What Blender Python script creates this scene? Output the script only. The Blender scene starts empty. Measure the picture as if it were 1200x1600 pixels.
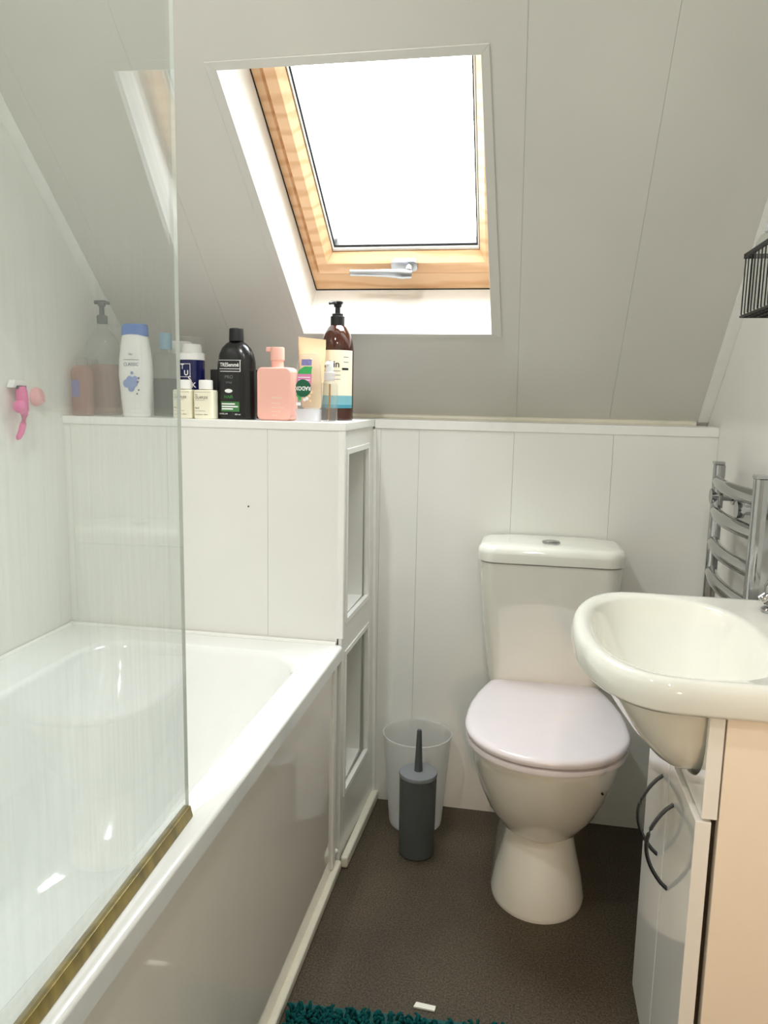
import bpy, bmesh, math, random
from mathutils import Vector, Matrix
random.seed(7)
PI = math.pi
SC = bpy.context.scene
COL = SC.collection

# ------------------------------------------------------------------ camera
cam_d = bpy.data.cameras.new('camera')
cam = bpy.data.objects.new('camera', cam_d); COL.objects.link(cam)
R_ = Vector((0.98282325, 0.18353715, 0.01930245)); U_ = Vector((-0.04618154, 0.14332765, 0.98859721))
F_ = Vector((-0.17867774, 0.97250774, -0.14934178))
CM = Matrix((R_, U_, -F_)).transposed().to_4x4(); CM.translation = (0, 0, 1.144)
cam.matrix_world = CM
cam_d.sensor_fit = 'VERTICAL'; cam_d.sensor_height = 36; cam_d.sensor_width = 27
cam_d.lens = 36 * 1200 / 1600; cam_d.clip_start = 0.02
SC.camera = cam

# ------------------------------------------------------------------ light and exposure
SKY = 35.0            # overcast sky seen through the roof window
SPOT = 34.0           # added warm spot that tints the vanity side, watts
LAMP = 9.5           # each warm ceiling downlight, watts
w = bpy.data.worlds.new('sky'); SC.world = w; w.use_nodes = True
bg = w.node_tree.nodes['Background']; bg.inputs[0].default_value = (0.95, 0.98, 1.0, 1)
_n = w.node_tree.nodes; _l = w.node_tree.links            # overcast sky: three times brighter overhead than at the horizon
_t = _n.new('ShaderNodeTexCoord'); _s = _n.new('ShaderNodeSeparateXYZ'); _m = _n.new('ShaderNodeMapRange')
_m.inputs[3].default_value = SKY / 3; _m.inputs[4].default_value = SKY
_l.new(_t.outputs['Generated'], _s.inputs[0]); _l.new(_s.outputs[2], _m.inputs[0]); _l.new(_m.outputs[0], bg.inputs[1])
SC.view_settings.view_transform = 'Standard'; SC.view_settings.look = 'None'
SC.view_settings.gamma = 1; SC.view_settings.use_curve_mapping = False
SC.view_settings.exposure = -0.13
SC.cycles.max_bounces = 14; SC.cycles.diffuse_bounces = 8; SC.cycles.glossy_bounces = 6
SC.cycles.transparent_max_bounces = 24; SC.cycles.transmission_bounces = 8
SC.cycles.sample_clamp_indirect = 6
SC.cycles.caustics_reflective = False; SC.cycles.caustics_refractive = False

# ------------------------------------------------------------------ room numbers
XL, XP, XB, XQ, XR = -1.0992, -0.3993, -0.4046, -0.413, 0.4655
YB, YW, YS, YF = 1.6874, 2.0242, 2.1634, -0.85
ZR, ZT, TH = 0.5675, 1.0825, math.radians(43.509)
CT, ST = math.cos(TH), math.sin(TH)
ZC = 2.26
SEND = (ZC - 1.0805) / ST              # length of the slope up to the flat ceiling
WM = Matrix(((1, 0, 0, 0), (0, -CT, -ST, YS), (0, ST, -CT, 1.0805), (0, 0, 0, 1)))   # slope frame: x, up the slope, into the room

# ------------------------------------------------------------------ materials
def new_mat(name):
    m = bpy.data.materials.new(name); m.use_nodes = True
    nt = m.node_tree; return m, nt, nt.nodes['Principled BSDF']
def lin(c):
    return tuple((x / 255 / 12.92) if x / 255 <= 0.04045 else ((x / 255 + 0.055) / 1.055) ** 2.4 for x in c)
def mat(name, rgb, rough=0.4, metal=0, spec=0.5, var=0.0, scale=20, bump=0, coat=0, alpha=None, trans=0, ior=1.5, stretch=(1, 1, 1), bscale=None, sss=0):
    """procedural: noise varies the colour a little, and may bump the surface"""
    m, nt, b = new_mat(name); N = nt.nodes; L = nt.links
    c = lin(rgb)
    tc = N.new('ShaderNodeTexCoord'); mp = N.new('ShaderNodeMapping'); mp.inputs['Scale'].default_value = stretch
    L.new(tc.outputs['Object'], mp.inputs[0])
    no = N.new('ShaderNodeTexNoise'); no.inputs['Scale'].default_value = scale; no.inputs['Detail'].default_value = 4
    L.new(mp.outputs[0], no.inputs['Vector'])
    r = N.new('ShaderNodeValToRGB')
    r.color_ramp.elements[0].position = 0.3; r.color_ramp.elements[1].position = 0.7
    r.color_ramp.elements[0].color = (*[x * (1 - var) for x in c], 1); r.color_ramp.elements[1].color = (*[min(1, x * (1 + var)) for x in c], 1)
    L.new(no.outputs['Fac'], r.inputs[0]); L.new(r.outputs[0], b.inputs['Base Color'])
    b.inputs['Roughness'].default_value = rough; b.inputs['Metallic'].default_value = metal
    b.inputs['Specular IOR Level'].default_value = spec; b.inputs['IOR'].default_value = ior
    b.inputs['Coat Weight'].default_value = coat; b.inputs['Coat Roughness'].default_value = 0.05
    b.inputs['Transmission Weight'].default_value = trans
    if sss:
        b.inputs['Subsurface Weight'].default_value = sss; b.inputs['Subsurface Radius'].default_value = (0.02, 0.02, 0.02); b.inputs['Subsurface Scale'].default_value = 0.5
    if alpha is not None: b.inputs['Alpha'].default_value = alpha
    if bump:
        bp = N.new('ShaderNodeBump'); bp.inputs['Strength'].default_value = bump; bp.inputs['Distance'].default_value = 0.002
        n2 = N.new('ShaderNodeTexNoise'); n2.inputs['Scale'].default_value = bscale or scale; n2.inputs['Detail'].default_value = 3
        L.new(mp.outputs[0], n2.inputs['Vector']); L.new(n2.outputs['Fac'], bp.inputs['Height']); L.new(bp.outputs[0], b.inputs['Normal'])
    return m
def thin_clear(name, tint=(0.95, 0.97, 0.96), haze=0.0, haze_rgb=(0.8, 0.82, 0.8), streak=0.0, gloss_rough=0.02, gscale=1.0):
    """thin clear plastic or glass: see-through, mirror-like at the skim, optionally with dried water marks"""
    m = bpy.data.materials.new(name); m.use_nodes = True; nt = m.node_tree; N = nt.nodes; L = nt.links
    for n in list(N): N.remove(n)
    out = N.new('ShaderNodeOutputMaterial'); tr = N.new('ShaderNodeBsdfTransparent'); tr.inputs[0].default_value = (*tint, 1)
    gl = N.new('ShaderNodeBsdfGlossy'); gl.inputs['Roughness'].default_value = gloss_rough
    fr = N.new('ShaderNodeFresnel'); ge = N.new('ShaderNodeNewGeometry'); io = N.new('ShaderNodeMapRange')
    io.inputs[3].default_value = 1.5; io.inputs[4].default_value = 1 / 1.5                    # same reflection from either side of the sheet
    L.new(ge.outputs['Backfacing'], io.inputs[0]); L.new(io.outputs[0], fr.inputs[0])
    gm = N.new('ShaderNodeMath'); gm.operation = 'MULTIPLY'; gm.inputs[1].default_value = gscale; L.new(fr.outputs[0], gm.inputs[0])
    mx = N.new('ShaderNodeMixShader'); L.new(gm.outputs[0], mx.inputs[0]); L.new(tr.outputs[0], mx.inputs[1]); L.new(gl.outputs[0], mx.inputs[2])
    last = mx
    if haze or streak:
        df = N.new('ShaderNodeBsdfDiffuse'); df.inputs[0].default_value = (*haze_rgb, 1)
        tl = N.new('ShaderNodeBsdfTranslucent'); tl.inputs[0].default_value = (*haze_rgb, 1)
        m1 = N.new('ShaderNodeMixShader'); m1.inputs[0].default_value = 0.4; L.new(df.outputs[0], m1.inputs[1]); L.new(tl.outputs[0], m1.inputs[2])
        fac = N.new('ShaderNodeMath'); fac.operation = 'ADD'; fac.inputs[0].default_value = haze; fac.inputs[1].default_value = 0; fac.use_clamp = True
        if streak:
            tc = N.new('ShaderNodeTexCoord'); mp = N.new('ShaderNodeMapping'); mp.inputs['Scale'].default_value = (60, 60, 2.2)
            L.new(tc.outputs['Object'], mp.inputs[0])
            a = N.new('ShaderNodeTexNoise'); a.inputs['Scale'].default_value = 2.0; a.inputs['Detail'].default_value = 5; a.inputs['Roughness'].default_value = 0.65
            L.new(mp.outputs[0], a.inputs['Vector'])
            r = N.new('ShaderNodeValToRGB'); r.color_ramp.elements[0].position = 0.44; r.color_ramp.elements[1].position = 0.78
            L.new(a.outputs['Fac'], r.inputs[0])
            b = N.new('ShaderNodeTexNoise'); b.inputs['Scale'].default_value = 4.5; b.inputs['Detail'].default_value = 3
            L.new(tc.outputs['Object'], b.inputs['Vector'])
            sp = N.new('ShaderNodeSeparateXYZ'); L.new(tc.outputs['Object'], sp.inputs[0])
            mr = N.new('ShaderNodeMapRange'); mr.inputs[1].default_value = 0.85; mr.inputs[2].default_value = 0.5; L.new(sp.outputs[2], mr.inputs[0])
            k = N.new('ShaderNodeMath'); k.operation = 'MULTIPLY'; L.new(r.outputs[0], k.inputs[0]); L.new(b.outputs['Fac'], k.inputs[1])
            k3 = N.new('ShaderNodeMath'); k3.operation = 'MULTIPLY'; k3.inputs[1].default_value = streak; L.new(k.outputs[0], k3.inputs[0])
            ad = N.new('ShaderNodeMath'); ad.operation = 'ADD'; ad.inputs[1].default_value = haze; L.new(k3.outputs[0], ad.inputs[0])
            k2 = N.new('ShaderNodeMath'); k2.operation = 'MULTIPLY'; L.new(ad.outputs[0], k2.inputs[0]); L.new(mr.outputs[0], k2.inputs[1])
            L.new(k2.outputs[0], fac.inputs[0])
        m2 = N.new('ShaderNodeMixShader'); L.new(fac.outputs[0], m2.inputs[0]); L.new(mx.outputs[0], m2.inputs[1]); L.new(m1.outputs[0], m2.inputs[2])
        last = m2
    L.new(last.outputs[0], out.inputs[0]); return m
def wood(name, light, dark):
    m, nt, b = new_mat(name); N = nt.nodes; L = nt.links
    tc = N.new('ShaderNodeTexCoord'); mp = N.new('ShaderNodeMapping'); mp.inputs['Scale'].default_value = (3, 40, 25)
    L.new(tc.outputs['Generated'], mp.inputs[0])
    tc2 = N.new('ShaderNodeMapping'); tc2.inputs['Scale'].default_value = (4, 16, 16); L.new(tc.outputs['Object'], tc2.inputs[0])
    wv = N.new('ShaderNodeTexWave'); wv.wave_type = 'RINGS'; wv.inputs['Scale'].default_value = 0.55; wv.inputs['Distortion'].default_value = 9
    wv.inputs['Detail'].default_value = 3; wv.inputs['Detail Scale'].default_value = 1.2; L.new(tc2.outputs[0], wv.inputs['Vector'])
    r = N.new('ShaderNodeValToRGB'); r.color_ramp.elements[0].color = (*lin(dark), 1); r.color_ramp.elements[1].color = (*lin(light), 1)
    r.color_ramp.elements[0].position = 0.0; r.color_ramp.elements[1].position = 0.55
    L.new(wv.outputs['Fac'], r.inputs[0]); L.new(r.outputs[0], b.inputs['Base Color']); b.inputs['Roughness'].default_value = 0.35
    return m
def floor_mat():
    m, nt, b = new_mat('brown_vinyl'); N = nt.nodes; L = nt.links
    tc = N.new('ShaderNodeTexCoord')
    a = N.new('ShaderNodeTexNoise'); a.inputs['Scale'].default_value = 260; a.inputs['Detail'].default_value = 2; L.new(tc.outputs['Object'], a.inputs['Vector'])
    c = N.new('ShaderNodeTexNoise'); c.inputs['Scale'].default_value = 5; c.inputs['Detail'].default_value = 4; L.new(tc.outputs['Object'], c.inputs['Vector'])
    r = N.new('ShaderNodeValToRGB'); r.color_ramp.elements[0].color = (*lin((58, 49, 38)), 1); r.color_ramp.elements[1].color = (*lin((100, 89, 73)), 1)
    r.color_ramp.elements[0].position = 0.35; r.color_ramp.elements[1].position = 0.72
    L.new(a.outputs['Fac'], r.inputs[0])
    r2 = N.new('ShaderNodeValToRGB'); r2.color_ramp.elements[0].color = (0.8, 0.78, 0.8, 1); r2.color_ramp.elements[1].color = (1.0, 1.0, 0.96, 1)
    r2.color_ramp.elements[0].position = 0.35; r2.color_ramp.elements[1].position = 0.65; L.new(c.outputs['Fac'], r2.inputs[0])
    mx = N.new('ShaderNodeMix'); mx.data_type = 'RGBA'; mx.blend_type = 'MULTIPLY'; mx.inputs[0].default_value = 1
    L.new(r.outputs[0], mx.inputs[6]); L.new(r2.outputs[0], mx.inputs[7]); L.new(mx.outputs[2], b.inputs['Base Color'])
    b.inputs['Roughness'].default_value = 0.5; b.inputs['Specular IOR Level'].default_value = 0.3
    bp = N.new('ShaderNodeBump'); bp.inputs['Strength'].default_value = 0.06; bp.inputs['Distance'].default_value = 0.001
    L.new(a.outputs['Fac'], bp.inputs['Height']); L.new(bp.outputs[0], b.inputs['Normal'])
    return m

M = {}
M['hall_paint'] = mat('pale_wall_paint', (226, 222, 212), 0.6, var=0.03, scale=5)
M['panel'] = mat('white_wall_panel', (229, 229, 224), 0.22, var=0.015, scale=6)
M['slope'] = mat('satin_ceiling_panel', (210, 208, 202), 0.3, var=0.015, scale=4)
M['trim'] = mat('white_plastic_trim', (236, 236, 232), 0.3, var=0.02, scale=30)
M['cream_trim'] = mat('aged_cream_trim', (226, 222, 205), 0.4, var=0.05, scale=25)
M['groove'] = mat('panel_backing', (176, 176, 170), 0.6, var=0.03)
M['acrylic'] = mat('white_bath_acrylic', (233, 234, 232), 0.08, var=0.01, coat=0.4)
M['bath_panel'] = mat('glossy_white_bath_panel', (243, 236, 226), 0.05, var=0.01, coat=0.6)
M['ceramic'] = mat('white_glazed_ceramic', (229, 228, 219), 0.06, var=0.01, coat=0.7)
M['seat'] = mat('white_seat_plastic', (220, 213, 216), 0.16, var=0.01)
M['cab'] = mat('glossy_white_cabinet', (234, 231, 225), 0.06, var=0.01, coat=0.5)
M['cab_side'] = mat('warm_lit_white_board', (240, 226, 208), 0.35, var=0.01)  # white board, with some of the warm lamp light put into its colour
M['dark'] = mat('dark_gap', (18, 17, 16), 0.7, var=0.1)
M['chrome'] = mat('chrome', (176, 177, 178), 0.06, metal=1, var=0.01)
M['satin_metal'] = mat('satin_grey_metal', (190, 192, 196), 0.3, metal=0.9, var=0.02)
M['dark_metal'] = mat('dark_steel', (90, 90, 92), 0.3, metal=1, var=0.05)
M['black_wire'] = mat('black_coated_wire', (10, 10, 11), 0.5, var=0.1)
M['pine'] = wood('varnished_pine', (232, 192, 150), (217, 168, 124))
M['gasket'] = mat('black_rubber_gasket', (14, 14, 16), 0.5, var=0.1)
M['pane'] = thin_clear('window_glass', (0.97, 0.98, 0.98))
M['screen'] = thin_clear('water_marked_glass', (0.945, 0.967, 0.96), haze=0.09, haze_rgb=(0.82, 0.87, 0.85), streak=0.17)
M['glass_edge'] = mat('pale_green_glass_edge', (206, 210, 202), 0.15, var=0.02)
M['seal'] = mat('yellowed_seal_strip', (128, 112, 54), 0.3, var=0.4, scale=18, stretch=(1, 3, 1))
M['floor'] = floor_mat()
M['teal'] = mat('teal_chenille', (12, 74, 74), 0.95, spec=0.1, var=0.3, scale=60)
M['teal_base'] = mat('teal_mat_backing', (48, 92, 90), 0.9, spec=0.1, var=0.1)
M['grey_brush'] = mat('charcoal_plastic', (76, 80, 80), 0.5, var=0.03)
M['grey_lid'] = mat('grey_plastic', (118, 122, 124), 0.45, var=0.03)
M['bin'] = thin_clear('frosted_bin_plastic', (0.95, 0.955, 0.95), haze=0.4, haze_rgb=(0.93, 0.93, 0.92), gloss_rough=0.3)
M['pink'] = mat('pink_plastic', (224, 96, 158), 0.3, var=0.04)
M['pale_pink'] = mat('pale_pink_plastic', (232, 168, 172), 0.35, var=0.04)
M['white_pl'] = mat('white_bottle_plastic', (236, 236, 234), 0.25, var=0.01)
M['cream_pl'] = mat('cream_bottle_plastic', (240, 236, 214), 0.28, var=0.01)
M['black_pl'] = mat('black_bottle_plastic', (20, 20, 21), 0.22, var=0.05)
M['black_matt'] = mat('matt_black_plastic', (14, 14, 15), 0.4, var=0.05)
M['peach_pl'] = mat('salmon_pink_plastic', (238, 182, 168), 0.35, var=0.01)
M['navy'] = mat('navy_blue_can', (22, 26, 78), 0.2, var=0.04)
M['blue_cap'] = mat('blue_cap', (58, 110, 190), 0.3, var=0.03)
M['pale_blue'] = mat('pale_blue_cap', (120, 160, 184), 0.35, var=0.03)
M['tan'] = mat('tan_tube_plastic', (238, 208, 168), 0.35, var=0.01)
M['amber'] = mat('amber_brown_plastic', (58, 26, 16), 0.08, var=0.05, coat=0.3)
M['label_cream'] = mat('cream_paper_label', (236, 230, 208), 0.5, var=0.01)
M['label_teal'] = mat('teal_label_band', (120, 176, 188), 0.5, var=0.02)
M['label_blue'] = mat('deep_teal_line', (64, 140, 160), 0.5, var=0.02)
M['ink'] = mat('black_ink', (24, 23, 22), 0.5, var=0.05)
M['grey_ink'] = mat('grey_ink', (120, 122, 124), 0.5, var=0.05)
M['white_ink'] = mat('white_ink', (238, 238, 238), 0.5, var=0.01)
M['green_ink'] = mat('green_ink', (58, 120, 60), 0.5, var=0.05)
M['radox_green'] = mat('dark_green_ink', (10, 92, 62), 0.4, var=0.04)
M['leaf'] = mat('leaf_green_ink', (60, 168, 92), 0.4, var=0.1)
M['label_pink'] = mat('pink_label_ink', (220, 130, 176), 0.4, var=0.08)
M['label_violet'] = mat('violet_ink', (120, 116, 168), 0.4, var=0.15, scale=200)
M['blue_ink'] = mat('cornflower_blue_ink', (128, 150, 204), 0.5, var=0.1, scale=150)
M['dark_blue_ink'] = mat('dark_blue_ink', (60, 76, 120), 0.5, var=0.05)
M['clear'] = thin_clear('clear_plastic', (0.93, 0.94, 0.93), haze=0.08, gloss_rough=0.06)
M['frost'] = thin_clear('frosted_plastic', (0.9, 0.91, 0.92), haze=0.45, haze_rgb=(0.86, 0.86, 0.9), gloss_rough=0.2)
M['pink_fill'] = thin_clear('pale_pink_liquid', (0.88, 0.70, 0.66), haze=0.4, haze_rgb=(0.70, 0.45, 0.40))
M['grey_fill'] = thin_clear('grey_speckled_scrub', (0.35, 0.33, 0.31), haze=0.6, haze_rgb=(0.06, 0.055, 0.05))
M['faint_liquid'] = thin_clear('faint_clear_liquid', (0.82, 0.78, 0.75), haze=0.04)
M['gold'] = mat('brass_tube', (206, 150, 70), 0.25, metal=0.8, var=0.05)
M['dark_cloth'] = mat('dark_grey_pouch', (44, 46, 48), 0.7, var=0.1)
M['paper'] = mat('white_paper_scrap', (240, 238, 226), 0.6, var=0.02)
M['grime'] = mat('dark_grime', (70, 56, 40), 0.9, var=0.3, scale=80)

# ------------------------------------------------------------------ mesh helpers
def origin_of(o):
    p = Vector((0, 0, 0))
    while o is not None: p += o.location; o = o.parent
    return p
def obj(name, bm, m, parent=None, local=False, smooth=True, angle=0.6, weld=False):
    """link one bmesh as one object; coordinates are world ones unless local"""
    if weld: bmesh.ops.remove_doubles(bm, verts=bm.verts, dist=1e-5)
    if parent is not None and not local:
        bmesh.ops.translate(bm, verts=bm.verts, vec=-origin_of(parent))
    me = bpy.data.meshes.new(name); bm.to_mesh(me); bm.free()
    for x in (m if isinstance(m, (list, tuple)) else [m]): me.materials.append(x)
    if smooth:
        me.shade_smooth(); me.set_sharp_from_angle(angle=angle)
    o = bpy.data.objects.new(name, me); COL.objects.link(o)
    if smooth:
        wn = o.modifiers.new('flat_faces_stay_flat', 'WEIGHTED_NORMAL'); wn.keep_sharp = True; wn.weight = 80
    if parent is not None: o.parent = parent
    return o
def thing(name, label, cat, loc=(0, 0, 0), rz=0, group=None):
    o = bpy.data.objects.new(name, None); COL.objects.link(o); o.empty_display_size = 0.05
    o.location = loc; o.rotation_euler = (0, 0, rz)
    o['label'] = label; o['category'] = cat
    if group: o['group'] = group
    return o
def tag(o, label, cat, group=None):
    o['label'] = label; o['category'] = cat
    if group: o['group'] = group
    return o
def struct(o): o['kind'] = 'structure'; return o
def fix(bm): bmesh.ops.recalc_face_normals(bm, faces=bm.faces); return bm
def box(x0, x1, y0, y1, z0, z1, bev=0, seg=2, bm=None):
    b = bmesh.new()
    v = [b.verts.new((x, y, z)) for x in (x0, x1) for y in (y0, y1) for z in (z0, z1)]
    for f in ((0, 1, 3, 2), (4, 6, 7, 5), (0, 4, 5, 1), (2, 3, 7, 6), (0, 2, 6, 4), (1, 5, 7, 3)): b.faces.new([v[i] for i in f])
    fix(b)
    if bev: bmesh.ops.bevel(b, geom=b.edges[:], offset=bev, segments=seg, affect='EDGES', profile=0.5)
    return join(bm, b)
def join(bm, b):
    if bm is None: return b
    me = bpy.data.meshes.new('tmp'); b.to_mesh(me); b.free(); bm.from_mesh(me); bpy.data.meshes.remove(me); return bm
def prism(pts, vec, bev=0, bm=None, seg=2):
    b = bmesh.new(); vec = Vector(vec)
    a = [b.verts.new(p) for p in pts]; c = [b.verts.new(Vector(p) + vec) for p in pts]; n = len(pts)
    b.faces.new(a); b.faces.new(c[::-1])
    for i in range(n): b.faces.new((a[i], c[i], c[(i + 1) % n], a[(i + 1) % n]))
    fix(b)
    if bev: bmesh.ops.bevel(b, geom=b.edges[:], offset=bev, segments=seg, affect='EDGES', profile=0.5)
    return join(bm, b)
def loft(rings, cap0=True, cap1=True, closed=True, bm=None):
    b = bmesh.new(); V = [[b.verts.new(p) for p in r] for r in rings]; n = len(rings[0])
    for i in range(len(V) - 1):
        for j in range(n if closed else n - 1):
            k = (j + 1) % n
            b.faces.new((V[i][j], V[i][k], V[i + 1][k], V[i + 1][j]))
    if cap0: b.faces.new(V[0][::-1])
    if cap1: b.faces.new(V[-1])
    fix(b); return join(bm, b)
def lathe(prof, cx=0, cy=0, z0=0, n=40, cap0=True, cap1=True, sx=1, sy=1, bm=None):
    rings = [[(cx + sx * r * math.cos(2 * PI * i / n), cy + sy * r * math.sin(2 * PI * i / n), z0 + z) for i in range(n)] for r, z in prof]
    return loft(rings, cap0, cap1, bm=bm)
def sweep(pts, rad, n=10, bm=None, cap=True, flat=1.0, up=Vector((0, 0, 1)), closed=False):
    """round (or flattened) tube along pts"""
    P = [Vector(p) for p in pts]; rings = []
    m = len(P)
    for i, p in enumerate(P):
        if closed: t = (P[(i + 1) % m] - P[i - 1]).normalized()
        else: t = (P[min(i + 1, m - 1)] - P[max(i - 1, 0)]).normalized()
        u = up if abs(t.dot(up)) < 0.97 else Vector((1, 0, 0))
        s = t.cross(u).normalized(); v = s.cross(t)
        r = rad[i] if isinstance(rad, (list, tuple)) else rad
        rings.append([tuple(p + s * (r * math.cos(2 * PI * k / n)) + v * (r * flat * math.sin(2 * PI * k / n))) for k in range(n)])
    if closed: rings.append(rings[0])
    return loft(rings, cap and not closed, cap and not closed, bm=bm)
def sup(cx, cy, a, b, e, n=64, z=0):
    """superellipse ring"""
    out = []
    for i in range(n):
        t = 2 * PI * i / n; c, s = math.cos(t), math.sin(t)
        out.append((cx + a * math.copysign(abs(c) ** (2 / e), c), cy + b * math.copysign(abs(s) ** (2 / e), s), z))
    return out
def rrect(x0, x1, y0, y1, r, z, k=8):
    """rounded rectangle ring"""
    out = []
    for cx, cy, a0 in ((x1 - r, y1 - r, 0), (x0 + r, y1 - r, 90), (x0 + r, y0 + r, 180), (x1 - r, y0 + r, 270)):
        for i in range(k + 1):
            a = math.radians(a0 + 90 * i / k); out.append((cx + r * math.cos(a), cy + r * math.sin(a), z))
    return out
def cyl_between(p, q, r, n=16, bm=None): return sweep([p, q], r, n, bm=bm)
def lettering(body, size, ox, oz, parent, m, surf, eps=0.0005, name='lettering', flip=False, align='CENTER', bold=0.0, sx=1.0):
    """printed letters laid on a bottle face; surf(x, z) gives (x', y') of the bottle's front"""
    cu = bpy.data.curves.new('t', 'FONT'); cu.body = body; cu.size = size; cu.align_x = align; cu.align_y = 'CENTER'; cu.offset = bold
    cu.resolution_u = 3
    o = bpy.data.objects.new('t', cu); COL.objects.link(o)
    dg = bpy.context.evaluated_depsgraph_get(); dg.update()
    me = bpy.data.meshes.new_from_object(o.evaluated_get(dg)); bpy.data.objects.remove(o); bpy.data.curves.remove(cu)
    me.name = name
    for v in me.vertices:
        x, y = v.co.x * sx, v.co.y
        if flip: x, y = -x, -y
        X, Y = surf(x + ox, y + oz); v.co = (X, Y - eps, y + oz)
    me.materials.clear(); me.materials.append(m)
    t = bpy.data.objects.new(name, me); COL.objects.link(t); t.parent = parent; return t
def patch(x0, x1, z0, z1, parent, m, surf, eps=0.0003, name='label', nx=10, nz=2, shape=None):
    """printed area on a bottle's front with a hair of thickness"""
    bm = bmesh.new(); g = []
    for j in range(nz + 1):
        row = []
        for i in range(nx + 1):
            u, v = i / nx, j / nz
            x, z = x0 + (x1 - x0) * u, z0 + (z1 - z0) * v
            if shape: x, z = shape(u, v)
            X, Y = surf(x, z); row.append((X, Y - eps, z))
        g.append(row)
    V = [[bm.verts.new(p) for p in r] for r in g]
    for j in range(nz):
        for i in range(nx): bm.faces.new((V[j][i], V[j][i + 1], V[j + 1][i + 1], V[j + 1][i]))
    return obj(name, bm, m, parent, local=True)
def disc(cx, cz, r, parent, m, surf, eps=0.0004, name='emblem', n=28, a=1.0):
    bm = bmesh.new()
    def P(x, z): X, Y = surf(x, z); return (X, Y - eps, z)
    rings = [[bm.verts.new(P(cx + a * r * q * math.cos(2 * PI * i / n), cz + r * q * math.sin(2 * PI * i / n))) for i in range(n)] for q in (0.35, 0.7, 1.0)]
    c = bm.verts.new(P(cx, cz))
    for i in range(n):
        k = (i + 1) % n
        bm.faces.new((c, rings[0][i], rings[0][k]))
        for q in (0, 1): bm.faces.new((rings[q][i], rings[q + 1][i], rings[q + 1][k], rings[q][k]))
    return obj(name, bm, m, parent, local=True)
def flat_surf(y): return lambda x, z: (x, y)
def cyl_surf(r): return lambda x, z: (r * math.sin(x / r), -r * math.cos(x / r))
def ell_surf(a, b, e=2.0): return lambda x, z: (x, -b * max(0.0, 1 - abs(x / a) ** e) ** (1 / e))

# ------------------------------------------------------------------ room shell
struct(obj('floor', box(XL - 0.1, XR + 0.1, YF - 0.1, YW + 0.2, -0.1, 0), M['floor'], smooth=False))
struct(obj('wall_left', box(XL - 0.1, XL, YF - 0.1, YS + 0.3, 0, ZC + 0.1), M['panel'], smooth=False))
struct(obj('wall_right', box(XR, XR + 0.1, YF - 0.1, YS + 0.3, 0, ZC + 0.1), M['panel'], smooth=False))
struct(obj('wall_front', box(XL, XR, YF - 0.1, YF, 0, ZC + 0.1), M['hall_paint'], smooth=False))
struct(obj('ceiling', box(XL, XR, YF, YS - SEND * CT + 0.06, ZC, ZC + 0.1), M['slope'], smooth=False))

# low panelled wall behind the toilet: planks with hairline joints
bm = box(XB - 0.4, XR, YW + 0.006, YS + 0.15, 0, 1.0585)
wl = struct(obj('wall_back', bm, M['groove'], smooth=False))
seams = [-0.402, -0.384, -0.281, -0.033, 0.215, XR]
bm = None
for a, b in zip(seams, seams[1:]): bm = box(a + 0.0003, b - 0.0003, YW, YW + 0.006, 0.0, 1.0585, bm=bm)
obj('panelling', bm, M['panel'], wl, smooth=False)
struct(obj('trim_1', box(XB + 0.004, XR, YW - 0.004, YS + 0.02, 1.0585, ZT, 0.002), M['trim']))          # ledge on the low wall
struct(obj('trim_2', sweep([(XB - 0.66, YS - 0.012, ZT + 0.004), (XR - 0.03, YS - 0.012, ZT + 0.004)], 0.008, 10), M['cream_trim']))

# sloping ceiling, planks cut round the roof window opening
OB, OT = 0.318, 0.963                                            # opening, up the slope
def lx(s): return -0.571 - (s - OB) * 0.052                      # its left edge
def rx_(s): return -0.097 - (s - OB) * 0.022           # its right edge
def spoly(pts, bm, d0=0.0, d1=0.006):
    return prism([tuple(WM @ Vector((x, s, -d0))) for x, s in pts], WM.to_3x3() @ Vector((0, 0, d0 - d1)), bm=bm)
joints = [XL - 0.05, -1.021, -0.773, -0.031, 0.214, XR + 0.05]
def slope_planks(bm, d0, d1, g):
    for a, b in zip(joints, joints[1:]):
        a += g; b -= g
        if b < lx(OT) or a > rx_(OB): bm = spoly([(a, -0.02), (b, -0.02), (b, SEND + 0.05), (a, SEND + 0.05)], bm, d0, d1); continue
        bm = spoly([(a, -0.02), (b, -0.02), (b, OB), (a, OB)], bm, d0, d1)
        bm = spoly([(a, OT), (b, OT), (b, SEND + 0.05), (a, SEND + 0.05)], bm, d0, d1)
        if a < lx(OB): bm = spoly([(a, OB), (lx(OB), OB), (lx(OT), OT), (a, OT)], bm, d0, d1)
        if b > rx_(OB): bm = spoly([(rx_(OB), OB), (b, OB), (b, OT), (rx_(OT), OT)], bm, d0, d1)
    return bm
ws = struct(obj('wall_slope', slope_planks(None, 0.006, 0.05, 0.0), M['groove'], smooth=False))
obj('panelling', slope_planks(None, 0.0, 0.006, 0.00022), M['slope'], ws, smooth=False)
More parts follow.
